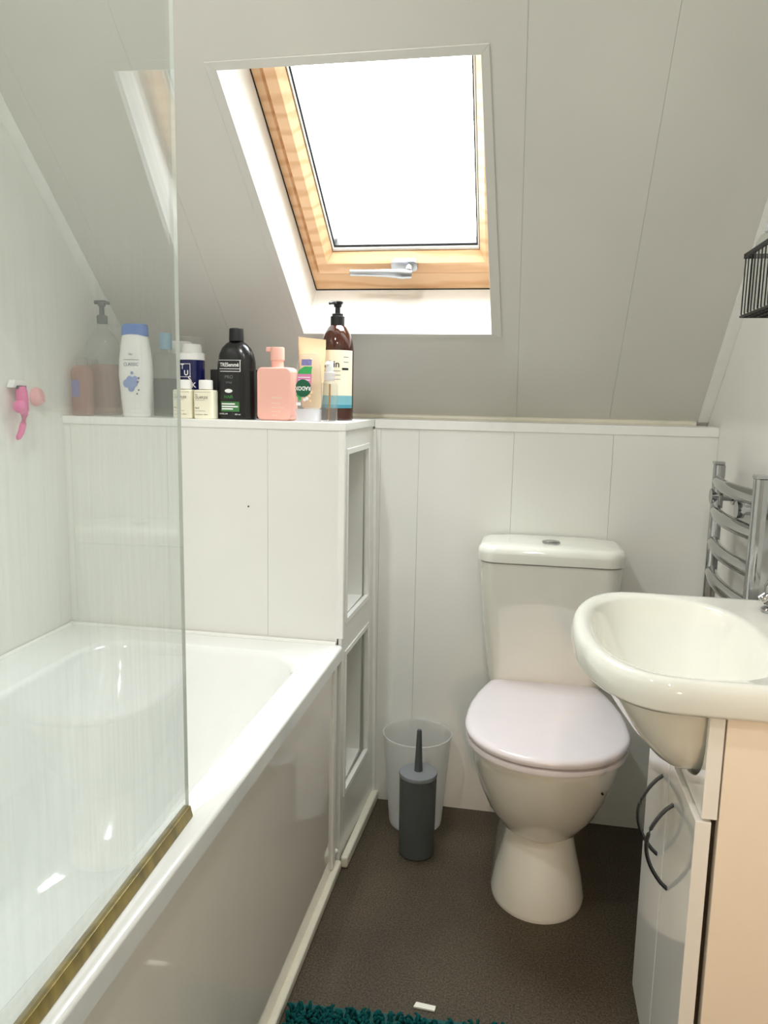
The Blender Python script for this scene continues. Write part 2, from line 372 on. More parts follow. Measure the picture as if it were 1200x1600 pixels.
# cover strips where the slope meets the side walls, and the flat frame round the opening
def strip(pts, h, m, name):
    return struct(obj(name, prism([tuple(WM @ Vector((x, s, 0.0))) for x, s in pts], WM.to_3x3() @ Vector((0, 0, h)), bev=h * 0.3), m))
strip([(XR - 0.027, 0.02), (XR, 0.02), (XR, SEND), (XR - 0.027, SEND)], 0.005, M['trim'], 'trim_3')
strip([(XL, 0.02), (XL + 0.03, 0.02), (XL + 0.03, SEND), (XL, SEND)], 0.005, M['trim'], 'trim_4')
tw = 0.021
bm = None
for q in ([(lx(OB) - tw, OB - 0.012), (rx_(OB) + tw + 0.004, OB - 0.012), (rx_(OB), OB), (lx(OB), OB)],
          [(lx(OT), OT), (rx_(OT), OT), (rx_(OT) + tw - 0.006, OT + 0.018), (lx(OT) - tw, OT + 0.016)],
          [(lx(OB) - tw, OB - 0.012), (lx(OB), OB), (lx(OT), OT), (lx(OT) - tw, OT + 0.016)],
          [(rx_(OB), OB), (rx_(OB) + tw + 0.004, OB - 0.012), (rx_(OT) + tw - 0.006, OT + 0.018), (rx_(OT), OT)]):
    bm = prism([tuple(WM @ Vector((x, s, 0.0))) for x, s in q], WM.to_3x3() @ Vector((0, 0, 0.003)), bm=bm, bev=0.0006, seg=1)
struct(obj('trim_5', bm, M['slope']))

# roof window: white reveal, pine case, pine sash, gasket, pane, handle
win = bpy.data.objects.new('window_1', None); COL.objects.link(win); win.matrix_world = WM; struct(win)
D0 = 0.15
def ring4(o4, i4, za, zb, c4=None, zc=None, k=0.045):
    """frame of four rails: rectangles (x0, x1, s0, s1) outer o4, inner i4, face from o4 to c4 at height zb, then falling to i4 at zc; the left side leans by k"""
    b = bmesh.new()
    def R4(q, z):
        x0, x1, s0, s1 = q; L_ = lambda s: x0 - (s - 0.45) * k
        return [(L_(s0), s0, z), (x1, s0, z), (x1, s1, z), (L_(s1), s1, z)]
    loops = [R4(o4, za), R4(o4, zb)]
    loops += [R4(c4, zb), R4(i4, zc)] if c4 else [R4(i4, zb)]
    loops += [R4(i4, za)]
    V = [[b.verts.new(p) for p in l] for l in loops]
    for m_ in range(len(V)):
        A, B = V[m_], V[(m_ + 1) % len(V)]
        for n_ in range(4): b.faces.new((A[n_], A[(n_ + 1) % 4], B[(n_ + 1) % 4], B[n_]))
    return fix(b)
rev = None
for q in (((lx(OB), OB), (lx(OT), OT), (-0.572 - 0.03, 1.0), (-0.566, 0.332)), ((rx_(OT), OT), (rx_(OB), OB), (-0.09, 0.332), (-0.09, 1.0)),
          ((rx_(OB), OB), (lx(OB), OB), (-0.566, 0.332), (-0.09, 0.332)), ((lx(OT), OT), (rx_(OT), OT), (-0.09, 1.0), (-0.602, 1.0))):
    a, b, c, d = q
    off = Vector(((a[0] + b[0]) / 2 + 0.337, (a[1] + b[1]) / 2 - 0.65, 0)); off = off.normalized() * 0.012
    if abs(off.x) > abs(off.y): off.y = 0
    else: off.x = 0
    rev = prism([(a[0], a[1], 0.001), (b[0], b[1], 0.001), (c[0], c[1], -D0), (d[0], d[1], -D0)], off, bm=rev)
obj('reveal', rev, M['trim'], win, local=True, smooth=False)
obj('case_frame', ring4((-0.64, -0.05, 0.29, 1.06), (-0.549, -0.098, 0.388, 0.985), -0.21, -D0, (-0.556, -0.092, 0.382, 0.99), -D0 - 0.006), M['pine'], win, local=True)
obj('frame_gap_shade', ring4((-0.59, -0.07, 0.31, 1.03), (-0.5700, -0.088, 0.3345, 1.01), -0.1495, -0.1480, k=0.054), M['gasket'], win, local=True)  # black ring paints in the shaded gap between reveal and case
obj('gap_lining', ring4((-0.552, -0.09, 0.38, 0.99), (-0.540, -0.105, 0.397, 0.975), -0.21, -0.172), M['gasket'], win, local=True)
sash = obj('sash', ring4((-0.5445, -0.102, 0.3925, 0.98), (-0.5045, -0.134, 0.441, 0.938), -0.20, -0.138, (-0.519, -0.119, 0.422, 0.953), -0.158), M['pine'], win, local=True)
obj('bead_gap', ring4((-0.506, -0.132, 0.439, 0.94), (-0.5028, -0.1358, 0.4428, 0.936), -0.20, -0.164), M['gasket'], sash, local=True)
obj('glazing_bead', ring4((-0.5028, -0.1358, 0.4428, 0.936), (-0.4995, -0.139, 0.4495, 0.932), -0.195, -0.162), M['trim'], sash, local=True)
obj('gasket', ring4((-0.5000, -0.1385, 0.447, 0.934), (-0.4955, -0.1425, 0.4555, 0.929), -0.195, -0.168), M['gasket'], sash, local=True)
obj('pane', box(-0.515, -0.13, 0.43, 0.945, -0.192, -0.187), M['pane'], win, local=True, smooth=False)
h = obj('handle', prism(rrect(-0.352, -0.286, 0.404, 0.436, 0.011, -0.140, 6), (0, 0, 0.014), 0.003), M['satin_metal'], win, local=True)
hb = sweep([(-0.306, 0.420, -0.13), (-0.306, 0.420, -0.108)], 0.010, 16)
hb = sweep([(-0.298, 0.414, -0.104), (-0.32, 0.417, -0.102), (-0.35, 0.421, -0.100), (-0.40, 0.421, -0.102), (-0.452, 0.419, -0.106)], [0.011, 0.0135, 0.011, 0.009, 0.0085], 14, bm=hb, flat=0.75, up=Vector((0, 0, 1)))
obj('lever', hb, M['satin_metal'], h, local=True)
# daylight entering through the opening is sampled there (a portal, gives no light of its own)
pl = bpy.data.lights.new('skylight_portal', 'AREA'); pl.shape = 'RECTANGLE'; pl.size = 0.40; pl.size_y = 0.5; pl.cycles.is_portal = True
po = bpy.data.objects.new('skylight_portal', pl); COL.objects.link(po)
po.matrix_world = WM @ Matrix.Translation((-0.322, 0.703, -0.215)) @ Matrix.Rotation(PI, 4, 'X')

# warm ceiling downlights (above and behind the viewer)
def downlight(x, y, watts, label, color):
    t = thing('ceiling_downlight', label, 'ceiling light', (x, y, ZC), group='ceiling downlights')
    obj('bezel', lathe([(0.045, 0.0), (0.045, -0.006), (0.034, -0.007), (0.034, -0.001)], cap0=False, cap1=False), M['chrome'], t, local=True)
    m, nt, b = new_mat('lit_lens'); b.inputs['Emission Color'].default_value = (0.98, 1, 1, 1); b.inputs['Emission Strength'].default_value = 12
    obj('lens', lathe([(0.034, -0.001), (0.034, -0.003)]), m, t, local=True)
    l = bpy.data.lights.new('downlight_lamp', 'AREA'); l.shape = 'DISK'; l.size = 0.07; l.energy = watts; l.color = color
    o = bpy.data.objects.new('downlight_lamp', l); COL.objects.link(o); o.parent = t; o.location = (0, 0, -0.008)
downlight(-0.58, 0.45, LAMP * 1.45, 'round recessed ceiling downlight over the bath side of the room', (1, 1, 1))
downlight(0.05, -0.2, LAMP * 0.9, 'round recessed ceiling downlight over the vanity side of the room', (1, 0.94, 0.86))
# unseen warm spot, added behind the viewer to tint the vanity side
SPY, SPZ = YF + 0.09, 0.95
t = thing('added_warm_spot', 'added warm spot behind the viewer that tints the vanity side', 'added light', (0.30, YF, SPZ))
aim = (Vector((0.37, 1.0, 0.42)) - Vector((0.30, SPY, SPZ))).normalized()
obj('mount', sweep([(0.30, YF + 0.0005, SPZ), (0.30, YF + 0.016, SPZ), (0.30, YF + 0.018, SPZ), (0.30, SPY - 0.02, SPZ)], [0.04, 0.04, 0.008, 0.008], 24), M['chrome'], t)
c0 = Vector((0.30, SPY, SPZ))
obj('head', sweep([c0 - aim * 0.04, c0 - aim * 0.03, c0 + aim * 0.03], [0.018, 0.027, 0.030], 24), M['chrome'], t)
l = bpy.data.lights.new('warm_fill_spot', 'SPOT'); l.energy = SPOT; l.color = (1, 0.58, 0.28); l.spot_size = math.radians(30); l.spot_blend = 0.6; l.shadow_soft_size = 0.03
o = bpy.data.objects.new('warm_fill_spot', l); COL.objects.link(o); o.parent = t
o.location = Vector((0, SPY - YF, 0)) + aim * 0.035; o.rotation_mode = 'QUATERNION'; o.rotation_quaternion = aim.to_track_quat('-Z', 'Y')

# ------------------------------------------------------------------ boxed storage unit at the bath's end
unit = thing('storage_unit', 'white panelled storage unit with side niches at the end of the bath', 'storage unit', (-0.75, YB + 0.15, 0))
bm = None
for a, b in ((XL, -1.081), (-1.081, -0.833), (-0.833, -0.585), (-0.585, XB - 0.008)):
    bm = box(a + 0.0003, b - 0.0003, YB, YB + 0.008, ZR - 0.03, 1.0645, bm=bm)
obj('front_panel', bm, M['panel'], unit, smooth=False)
obj('backing_board', box(XL, XB - 0.012, YB + 0.008, YB + 0.014, 0.02, 1.0645), M['groove'], unit, smooth=False)
# top with nosing
obj('top', prism([(XL, YB - 0.004, 1.0645), (XB + 0.004, YB - 0.004, 1.0645), (XB + 0.004, YS + 0.02, 1.0645), (XL, YS + 0.02, 1.0645)], (0, 0, 0.018), 0.0015), M['trim'], unit)
# side face: frame with two openings, the back corner leaning out a little towards the floor
def lean(y, z): return XB + max(0, (1 - z / 1.06)) * 0.016 * (y - YB) / (YW - YB)
def side(y0, y1, z0, z1, bm, t=0.012, out=0.0):
    q = [(y0, z0), (y1, z0), (y1, z1), (y0, z1)]
    return prism([(lean(y, z) + out, y, z) for y, z in q], (-t, 0, 0), bm=bm, bev=0.0006, seg=1)
ya, yc = YB + 0.040, YB + 0.272
bm = side(YB, ya, 0.0, 1.0645, None); bm = side(yc, YW + 0.002, 0.0, 1.0645, bm)
bm = side(ya, yc, 1.012, 1.0645, bm); bm = side(ya, yc, 0.53, 0.615, bm); bm = side(ya, yc, 0.0, 0.178, bm)
obj('side_frame', bm, M['panel'], unit)
bm = None
for z0, z1 in ((0.615, 1.012), (0.178, 0.53)):
    e = 0.010
    bm = side(ya - e, ya + 0.003, z0 - e, z1 + e, bm, 0.01, 0.002); bm = side(yc - 0.003, yc + e, z0 - e, z1 + e, bm, 0.01, 0.002)
    bm = side(ya + 0.003, yc - 0.003, z1 - 0.003, z1 + e, bm, 0.01, 0.002); bm = side(ya + 0.003, yc - 0.003, z0 - e, z0 + 0.003, bm, 0.01, 0.002)
obj('niche_trim', bm, M['trim'], unit)
nx = XB - 0.19
for z0, z1 in ((0.615, 1.012), (0.178, 0.53)):
    bm = box(nx, XB - 0.0115, ya - 0.008, yc + 0.008, z0 - 0.01, z0)
    obj('niche_shelf', bm, M['trim'], unit, smooth=False)
    bm = box(nx - 0.006, nx, ya - 0.008, yc + 0.008, z0 - 0.01, z1 + 0.006)
    bm = box(nx, XB - 0.0115, ya - 0.008, ya, z0, z1 + 0.006, bm=bm); bm = box(nx, XB - 0.0115, yc, yc + 0.008, z0, z1 + 0.006, bm=bm)
    bm = box(nx, XB - 0.0115, ya, yc, z1, z1 + 0.006, bm=bm)
    obj('niche_lining', bm, M['panel'], unit, smooth=False)
obj('corner_trim', prism([(XB - 0.012, YB - 0.003, 0.58), (XB + 0.003, YB - 0.003, 0.58), (XB + 0.003, YB + 0.006, 0.58), (XB - 0.012, YB + 0.006, 0.58)], (0, 0, 0.484), 0.001), M['trim'], unit)
obj('screw_hole', lathe([(0.0022, 0), (0.0018, 0.0006)], n=12), M['dark'], unit, local=True).matrix_local = Matrix.Translation((-0.632 + 0.75, -0.15, 0.883)) @ Matrix.Rotation(PI / 2, 4, 'X')
struct(obj('baseboard_left', prism([(XQ + 0.012, YB - 0.005, 0.0), (XQ + 0.03, YB - 0.005, 0.0), (XB + 0.033, YW, 0.0), (XB + 0.012, YW, 0.0)], (0, 0, 0.03), 0.006, seg=3), M['cream_trim']))
struct(obj('trim_6', sweep([(XB + 0.019, YW - 0.007, 0.03), (XB + 0.003, YW - 0.007, 1.056)], 0.006, 10), M['trim']))

# ------------------------------------------------------------------ bath
bath = thing('bath', 'white built-in bath with glossy side panel under the glass screen', 'bath', (-0.75, 0.85, 0))
BY0, BY1 = -0.02, YB - 0.002
def bring(inset, z, r): return rrect(XL + 0.001 + inset, XP - inset, BY0 + inset, BY1 - inset, r, z, 10)
def iring(x0, x1, y0, y1, r, z): return rrect(x0, x1, y0, y1, r, z, 10)
rings = [bring(0.012, ZR - 0.036, 0.012), bring(0.003, ZR - 0.036, 0.012), bring(0.0, ZR - 0.033, 0.012), bring(0.0, ZR - 0.007, 0.014), bring(0.0012, ZR - 0.003, 0.015), bring(0.004, ZR - 0.0006, 0.016), bring(0.009, ZR, 0.02), bring(0.02, ZR, 0.03),
         iring(-0.975, -0.457, 0.045, 1.606, 0.11, ZR - 0.001), iring(-0.968, -0.464, 0.053, 1.600, 0.11, ZR - 0.005), iring(-0.962, -0.470, 0.06, 1.592, 0.11, ZR - 0.014),
         iring(-0.957, -0.476, 0.07, 1.57, 0.12, ZR - 0.06), iring(-0.945, -0.488, 0.085, 1.52, 0.14, ZR - 0.16), iring(-0.930, -0.50, 0.10, 1.43, 0.17, ZR - 0.27),
         iring(-0.915, -0.515, 0.12, 1.37, 0.17, ZR - 0.34), iring(-0.885, -0.545, 0.15, 1.32, 0.16, ZR - 0.375), iring(-0.85, -0.58, 0.19, 1.27, 0.12, ZR - 0.388), iring(-0.74, -0.69, 0.6, 0.9, 0.02, ZR - 0.392)]
obj('tub', loft(rings, False, True), M['acrylic'], bath, angle=0.7)
obj('side_panel', box(XQ - 0.012, XQ, BY0 + 0.01, BY1 - 0.004, 0.012, ZR - 0.03, 0.001), M['bath_panel'], bath)
bm = box(XQ - 0.001, XQ + 0.016, BY0 + 0.01, BY1 - 0.002, 0.0, 0.022, 0.005, 3)
obj('plinth_trim', bm, M['cream_trim'], bath)
bm = box(XQ - 0.001, XQ + 0.006, BY1 - 0.05, BY1 - 0.028, 0.024, ZR - 0.038, 0.002)
obj('end_trim', bm, M['trim'], bath)
obj('screw_cap', sweep([(XQ + 0.0, BY1 - 0.016, 0.052), (XQ + 0.006, BY1 - 0.016, 0.052), (XQ + 0.009, BY1 - 0.016, 0.052)], [0.006, 0.006, 0.003], 14), M['trim'], bath)
sealant = sweep([(XL + 0.0075, 0.3, ZR + 0.001), (XL + 0.0075, BY1 - 0.016, ZR + 0.001)], 0.006, 8)
sealant = sweep([(XL + 0.004, BY1 - 0.0065, ZR + 0.001), (XB - 0.012, BY1 - 0.0065, ZR + 0.001)], 0.006, 8, bm=sealant)
obj('sealant_bead', sealant, M['trim'], bath)

# bath screen
scr = thing('bath_screen', 'clear glass bath screen streaked with dried water, standing on the bath rim', 'bath screen', (-0.42, 0.5, ZR))
GE, GH = Vector((-0.4355, 0.918, 0)), Vector((-0.4065, 0.085, 0))       # free edge, hinge edge
gd = (GE - GH).normalized(); gn = Vector((gd.y, -gd.x, 0))
def gp_(t, o): return tuple(GH + gd * (t * (GE - GH).length) + gn * o)
bm = prism([Vector(gp_(t, o)) + Vector((0, 0, ZR + 0.010)) for t, o in ((0, -0.0025), (1, -0.0025), (1, 0.0025), (0, 0.0025))], (0, 0, 1.40))
for f in bm.faces: f.material_index = 0 if abs(f.normal.x) > 0.9 else 1
obj('glass', bm, [M['screen'], M['glass_edge']], scr, smooth=False)
obj('seal_strip', prism([Vector(gp_(0.0, o)) + Vector((0, 0, z)) for o, z in ((-0.0085, ZR + 0.0005), (0.0085, ZR + 0.0005), (0.005, ZR + 0.016), (-0.005, ZR + 0.016))], gd * (GE - GH).length * 1.001, 0.0012), M['seal'], scr)
obj('hinge_profile', box(-0.419, -0.402, 0.055, 0.084, ZR + 0.001, 1.98, 0.003), M['chrome'], scr)

# ------------------------------------------------------------------ toilet
TX = 0.0705
wc = thing('toilet', 'white close-coupled toilet with closed lid standing against the low panelled wall', 'toilet', (TX, 1.8, 0))
def dring(z, hw, yf, yb, bw=None, e=2.0, n=40, fr=1.15):
    """ring with an elliptical front of half-width hw ending at yf and sides running back to yb (half-width bw)"""
    bw = hw if bw is None else bw; ym = yf + hw * fr; out = []
    for i in range(n + 1):
        a = PI + PI * i / n; c, s = math.cos(a), math.sin(a)
        out.append((TX + hw * math.copysign(abs(c) ** (2 / e), c), ym + (ym - yf) * math.copysign(abs(s) ** (2 / e), s), z))
    for i in range(1, 8): t = i / 8; out.append((TX + hw + (bw - hw) * t, ym + (yb - ym) * t, z))
    for i in range(9): t = i / 8; out.append((TX + bw - 2 * bw * t, yb, z))
    for i in range(1, 8): t = 1 - i / 8; out.append((TX - hw - (bw - hw) * t, ym + (yb - ym) * t, z))
    return out
ped = [dring(0.0, 0.106, 1.578, 1.93, 0.10), dring(0.012, 0.107, 1.576, 1.93, 0.10), dring(0.06, 0.098, 1.588, 1.93, 0.09), dring(0.12, 0.083, 1.612, 1.93, 0.08),
       dring(0.165, 0.074, 1.632, 1.93, 0.075), dring(0.20, 0.070, 1.645, 1.93, 0.075), dring(0.26, 0.068, 1.65, 1.93, 0.075)]
obj('pedestal', loft(ped), M['ceramic'], wc, angle=1.0)
bowl = [dring(0.148, 0.035, 1.665, 1.88, 0.03), dring(0.158, 0.065, 1.632, 1.89, 0.05), dring(0.185, 0.096, 1.595, 1.90, 0.07), dring(0.23, 0.125, 1.557, 1.91, 0.09), dring(0.285, 0.147, 1.522, 1.93, 0.10),
        dring(0.34, 0.161, 1.495, 1.95, 0.12), dring(0.385, 0.168, 1.478, 1.97, 0.14), dring(0.396, 0.168, 1.478, 1.97, 0.14), dring(0.401, 0.164, 1.483, 1.968, 0.138)]
obj('bowl', loft(bowl), M['ceramic'], wc, angle=1.2)
def lidring(z, off):
    if off > 0.02: return [(TX + (x - TX) * (1 - off / 0.18), 1.69 + (y - 1.69) * (1 - off / 0.2), z) for x, y, _ in lidring(z, 0.016)]
    """toilet lid outline: elliptical front, sides angling in to a straight back"""
    hw, yf = 0.1775 - off, 1.459 + off; ym = 1.645; out = []
    for i in range(49):
        a = PI + PI * i / 48; c, s = math.cos(a), math.sin(a)
        out.append((TX + hw * math.copysign(abs(c) ** 0.94, c), ym + (ym - yf) * math.copysign(abs(s) ** 0.94, s), z))
    side_ = [(0.1765, 1.69), (0.172, 1.74), (0.161, 1.80), (0.147, 1.85), (0.136, 1.885), (0.128, 1.896), (0.118, 1.900)]
    for x, y in side_: out.append((TX + x - off, y - off, z))
    for x, y in side_[::-1]: out.append((TX - x + off, y - off, z))
    return out
obj('seat', loft([lidring(0.4012, 0.016), lidring(0.4042, 0.014), lidring(0.4048, 0.003), lidring(0.409, 0.001), lidring(0.416, 0.003), lidring(0.4185, 0.010), lidring(0.4187, 0.0155)]), M['seat'], wc, angle=0.9)
obj('lid', loft([lidring(0.4189, 0.016), lidring(0.4225, 0.014), lidring(0.4230, 0.002), lidring(0.428, 0.0), lidring(0.4335, 0.001), lidring(0.438, 0.006), lidring(0.4405, 0.016), lidring(0.4415, 0.04), lidring(0.442, 0.09)]), M['seat'], wc, angle=0.9)
for s in (-1, 1): obj('hinge', sweep([(TX + s * 0.075 - 0.02, 1.906, 0.42), (TX + s * 0.075 + 0.02, 1.906, 0.42)], 0.008, 14), M['seat'], wc)
def cist(z, hw, yf, r=0.03): return rrect(TX - hw, TX + hw, yf, 2.016, r, z, 8)
obj('cistern', loft([cist(0.40, 0.125, 1.90, 0.04), cist(0.405, 0.135, 1.893, 0.04), cist(0.45, 0.143, 1.885, 0.045), cist(0.58, 0.158, 1.865, 0.045), cist(0.70, 0.169, 1.852, 0.04), cist(0.746, 0.171, 1.849, 0.04)]), M['ceramic'], wc, angle=0.8)
ld = obj('cistern_lid', loft([cist(0.748, 0.172, 1.846, 0.042), cist(0.7505, 0.1765, 1.841, 0.045), cist(0.77, 0.1775, 1.840, 0.045), cist(0.781, 0.1755, 1.842, 0.045), cist(0.788, 0.169, 1.849, 0.042), cist(0.7905, 0.158, 1.86, 0.035), cist(0.792, 0.11, 1.89, 0.03)]), M['ceramic'], wc, angle=0.9)
obj('flush_button', lathe([(0.022, 0.0), (0.022, 0.004), (0.020, 0.0055), (0.0185, 0.0045), (0.0175, 0.006), (0.012, 0.0075), (0.001, 0.008)], TX + 0.0, 1.915, 0.7915, 32), M['chrome'], ld)
obj('fixing_cap', sweep([(TX + 0.116, 1.556, 0.335), (TX + 0.1185, 1.551, 0.334)], 0.0024, 10), M['dark'], wc)

# ------------------------------------------------------------------ vanity unit
CX, CY0, CY1 = 0.246, 0.978, 1.335
van = thing('vanity_cabinet', 'white two-door vanity cabinet with bow handles under the basin', 'cabinet', (0.36, 1.15, 0))
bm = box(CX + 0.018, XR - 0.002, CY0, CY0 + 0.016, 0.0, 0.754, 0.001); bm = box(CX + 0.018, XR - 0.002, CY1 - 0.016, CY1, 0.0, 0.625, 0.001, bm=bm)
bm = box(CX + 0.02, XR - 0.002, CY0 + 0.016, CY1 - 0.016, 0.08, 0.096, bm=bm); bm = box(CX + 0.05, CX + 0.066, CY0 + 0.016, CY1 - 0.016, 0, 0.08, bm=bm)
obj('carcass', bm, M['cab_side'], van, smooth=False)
fp = [(CY0 + 0.001, 0.614), (CY1 - 0.001, 0.614), (CY1 - 0.001, 0.626)]
fp += [(1.175 + 0.187 * math.cos(PI * i / 20), 0.754 - 0.133 * math.sin(PI * i / 20) ** 0.5) for i in range(10, 21)] + [(CY0 + 0.001, 0.754)]
obj('fascia', prism([(CX - 0.003, y, z) for y, z in fp], (0.019, 0, 0), 0.0008, seg=1), M['cab'], van)
ym = (CY0 + CY1) / 2
for y0, y1, hy in ((CY0 + 0.0015, ym - 0.0015, ym - 0.045), (ym + 0.0015, CY1 - 0.0015, ym + 0.045)):
    d = obj('door', box(CX - 0.010, CX + 0.010, y0, y1, 0.085, 0.610, 0.0015), M['cab'], van)
    pts = []
    for i in range(17):
        t = i / 16; pts.append((CX - 0.010 - 0.034 * math.sin(PI * t) ** 0.8, hy, 0.425 + 0.135 * t))
    obj('handle', sweep(pts, 0.0031, 10), M['dark_metal'], d)

# basin
bas = thing('basin', 'white semi-recessed ceramic basin with bowed front on the vanity cabinet', 'basin', (0.3, 1.2, 0.755))
BA, BB, BZ = 0.962, 1.432, 0.80
def plan(off, z):
    """basin outline: straight ends, bowed front; off moves it inwards"""
    out = []
    tip, xc = 0.084 + off, 0.212
    y0, y1 = BA + off, BB - off; ymid = 1.205
    out.append((XR - 0.002 - max(off - 0.02, 0) * 0.0, y0, z))
    out += [(0.40, y0, z), (0.33, y0, z), (0.27, y0, z), (0.235, y0, z)]
    for i in range(41):
        a = i / 40
        th_ = -PI / 2 + PI * a                                    # from near corner round the bow to the far corner
        yy = ymid + (y1 - ymid if math.sin(th_) > 0 else ymid - y0) * math.copysign(abs(math.sin(th_)) ** 0.92, math.sin(th_))
        xx = xc - (xc - tip) * abs(math.cos(th_)) ** 0.80
        out.append((xx, yy, z))
    out += [(0.235, y1, z), (0.27, y1, z), (0.33, y1, z), (0.40, y1, z), (XR - 0.002, y1, z)]
    n0 = 10
    for i in range(1, n0): out.append((XR - 0.002, y1 + (y0 - y1) * i / n0, z))
    return out
NB = len(plan(0, 0))
def inner(a0, a1, b0, b1, e, z):
    """inner bowl ring matched vertex by vertex to plan() by angle"""
    cx, cy = (a0 + a1) / 2, (b0 + b1) / 2; out = []
    for x, y, _ in plan(0, 0):
        ang = math.atan2((y - 1.197) / 0.235, (x - 0.27) / 0.19); c, s = math.cos(ang), math.sin(ang)
        out.append((cx + (a1 - a0) / 2 * math.copysign(abs(c) ** (2 / e), c), cy + (b1 - b0) / 2 * math.copysign(abs(s) ** (2 / e), s), z))
    return out
rings = [plan(0.04, 0.7555), plan(0.004, 0.756), plan(0.0, 0.761), plan(0.0, 0.778), plan(0.001, 0.788), plan(0.005, 0.796), plan(0.012, BZ),
         plan(0.018, BZ - 0.0005)]
rings += [inner(0.108, 0.370, 0.988, 1.408, 2.5, BZ - 0.002), inner(0.116, 0.362, 0.996, 1.400, 2.5, BZ - 0.008), inner(0.122, 0.355, 1.003, 1.393, 2.5, BZ - 0.022), inner(0.134, 0.348, 1.03, 1.358, 2.3, BZ - 0.06),
          inner(0.154, 0.338, 1.06, 1.312, 2.2, BZ - 0.10), inner(0.185, 0.322, 1.10, 1.27, 2.1, BZ - 0.126), inner(0.235, 0.285, 1.165, 1.23, 2.0, BZ - 0.138)]
bm = loft(rings, False, True)
# the deep bowl hanging in front of the cabinet
hull = []
HX = CX - 0.010
for z, a, b, yc_, ab in ((0.757, 0.126, 0.196, 1.195, 0.15), (0.735, 0.114, 0.188, 1.185, 0.145), (0.705, 0.093, 0.166, 1.17, 0.135), (0.675, 0.069, 0.136, 1.155, 0.12), (0.652, 0.046, 0.104, 1.145, 0.10), (0.637, 0.026, 0.072, 1.14, 0.07), (0.630, 0.010, 0.03, 1.135, 0.03)):
    r = []
    for i in range(72):
        th_ = 2 * PI * i / 72; c, s_ = math.cos(th_), math.sin(th_)
        r.append((HX + (ab * abs(c) if c > 0 else -a * abs(c) ** 0.75), yc_ + b * s_, z))
    hull.append(r)
bm = loft(hull, False, True, bm=bm)
obj('ceramic_bowl', bm, M['ceramic'], bas, angle=0.9)
obj('drain', lathe([(0.021, 0.0), (0.021, 0.002), (0.017, 0.003), (0.006, 0.0005)], 0.26, 1.197, BZ - 0.1375, 24), M['chrome'], bas)
tap = thing('basin_tap', 'short chrome pillar tap at the far wall-side corner of the basin', 'tap', (0.421, 1.345, BZ))
ty = 1.345
tb = lathe([(0.022, 0), (0.022, 0.005), (0.016, 0.010), (0.015, 0.030)], 0.421, ty, BZ - 0.001, 24)
tb = sweep([(0.421, ty, BZ + 0.024), (0.407, ty, BZ + 0.026), (0.397, ty, BZ + 0.018)], [0.011, 0.011, 0.009], 14, bm=tb)
obj('body', tb, M['chrome'], tap)
obj('head', lathe([(0.012, 0.030), (0.019, 0.034), (0.020, 0.045), (0.016, 0.052), (0.002, 0.054)], 0.421, ty, BZ - 0.001, 24), M['chrome'], tap)

# ------------------------------------------------------------------ towel radiator on the right wall
rad = thing('towel_radiator', 'chrome ladder towel radiator with curved rails on the right wall', 'towel radiator', (0.43, 1.65, 0.2))
RX = 0.418
def dpost(y):
    """D-section upright: rounded front towards the room"""
    o = [(RX + 0.012, y + 0.016)] + [(RX + 0.004 - 0.014 * math.sin(PI * i / 12), y + 0.016 * math.cos(PI * i / 12)) for i in range(13)] + [(RX + 0.012, y - 0.016)]
    return loft([[(a, b, z) for a, b in o] for z in (0.25, 1.008)])
YN, YFAR = 1.487, 1.80
for y in (YN, YFAR):
    p = obj('upright', dpost(y), M['chrome'], rad, angle=0.7)
    obj('end_cap', box(RX - 0.010, RX + 0.012, y - 0.013, y + 0.013, 1.008, 1.016, 0.002), M['chrome'], p)
for z in (0.972, 0.906, 0.836, 0.768, 0.64, 0.57, 0.50, 0.36, 0.30):
    pts = []
    for i in range(21):
        t = i / 20; pts.append((RX + 0.003 - 0.017 * math.sin(PI * t), YFAR + (YN - YFAR) * t, z))
    obj('rail', sweep(pts, 0.0125, 14, flat=1.2), M['chrome'], rad)
for y in (1.80, 1.585):
    b = sweep([(XR, y, 0.938), (0.452, y, 0.938), (0.4515, y, 0.938), (0.428, y, 0.938), (0.4205, y, 0.938), (0.42, y, 0.938), (0.407, y, 0.938)], [0.018, 0.018, 0.010, 0.010, 0.010, 0.017, 0.017], 20)
    obj('wall_bracket', b, M['chrome'], rad)

# ------------------------------------------------------------------ wire basket with a bottle on the right wall
KX, KY0, KY1, KZ0, KZ1 = 0.367, 1.22, 1.512, 1.297, 1.405
bk = thing('wire_basket', 'black wire shower basket fixed to the right wall above the radiator', 'basket', (0.415, 1.37, KZ0))
rim = None
for q in (((KX, KY0), (KX, KY1)), ((KX, KY1), (XR - 0.004, KY1)), ((KX, KY0), (XR - 0.004, KY0)), ((XR - 0.004, KY0), (XR - 0.004, KY1))):
    (xa, yaa), (xb_, ybb) = q
    rim = box(min(xa, xb_) - 0.002, max(xa, xb_) + 0.002, min(yaa, ybb) - 0.002, max(yaa, ybb) + 0.002, KZ1 - 0.007, KZ1 + 0.001, bm=rim)
obj('rim', rim, M['black_wire'], bk, smooth=False)
g = None
y = KY0 + 0.008
while y < KY1 - 0.003:
    g = sweep([(KX, y, KZ1 - 0.003), (KX, y, KZ0 + 0.004), (KX + 0.004, y, KZ0), (XR - 0.008, y, KZ0), (XR - 0.004, y, KZ0 + 0.004), (XR - 0.004, y, KZ1)], 0.0012, 6, bm=g); y += 0.020
x = KX + 0.012
while x < XR - 0.008:
    g = sweep([(x, KY1, KZ1 - 0.003), (x, KY1, KZ0 + 0.004), (x, KY1 - 0.004, KZ0), (x, KY0 + 0.004, KZ0), (x, KY0, KZ0 + 0.004), (x, KY0, KZ1 - 0.003)], 0.0012, 6, bm=g); x += 0.016
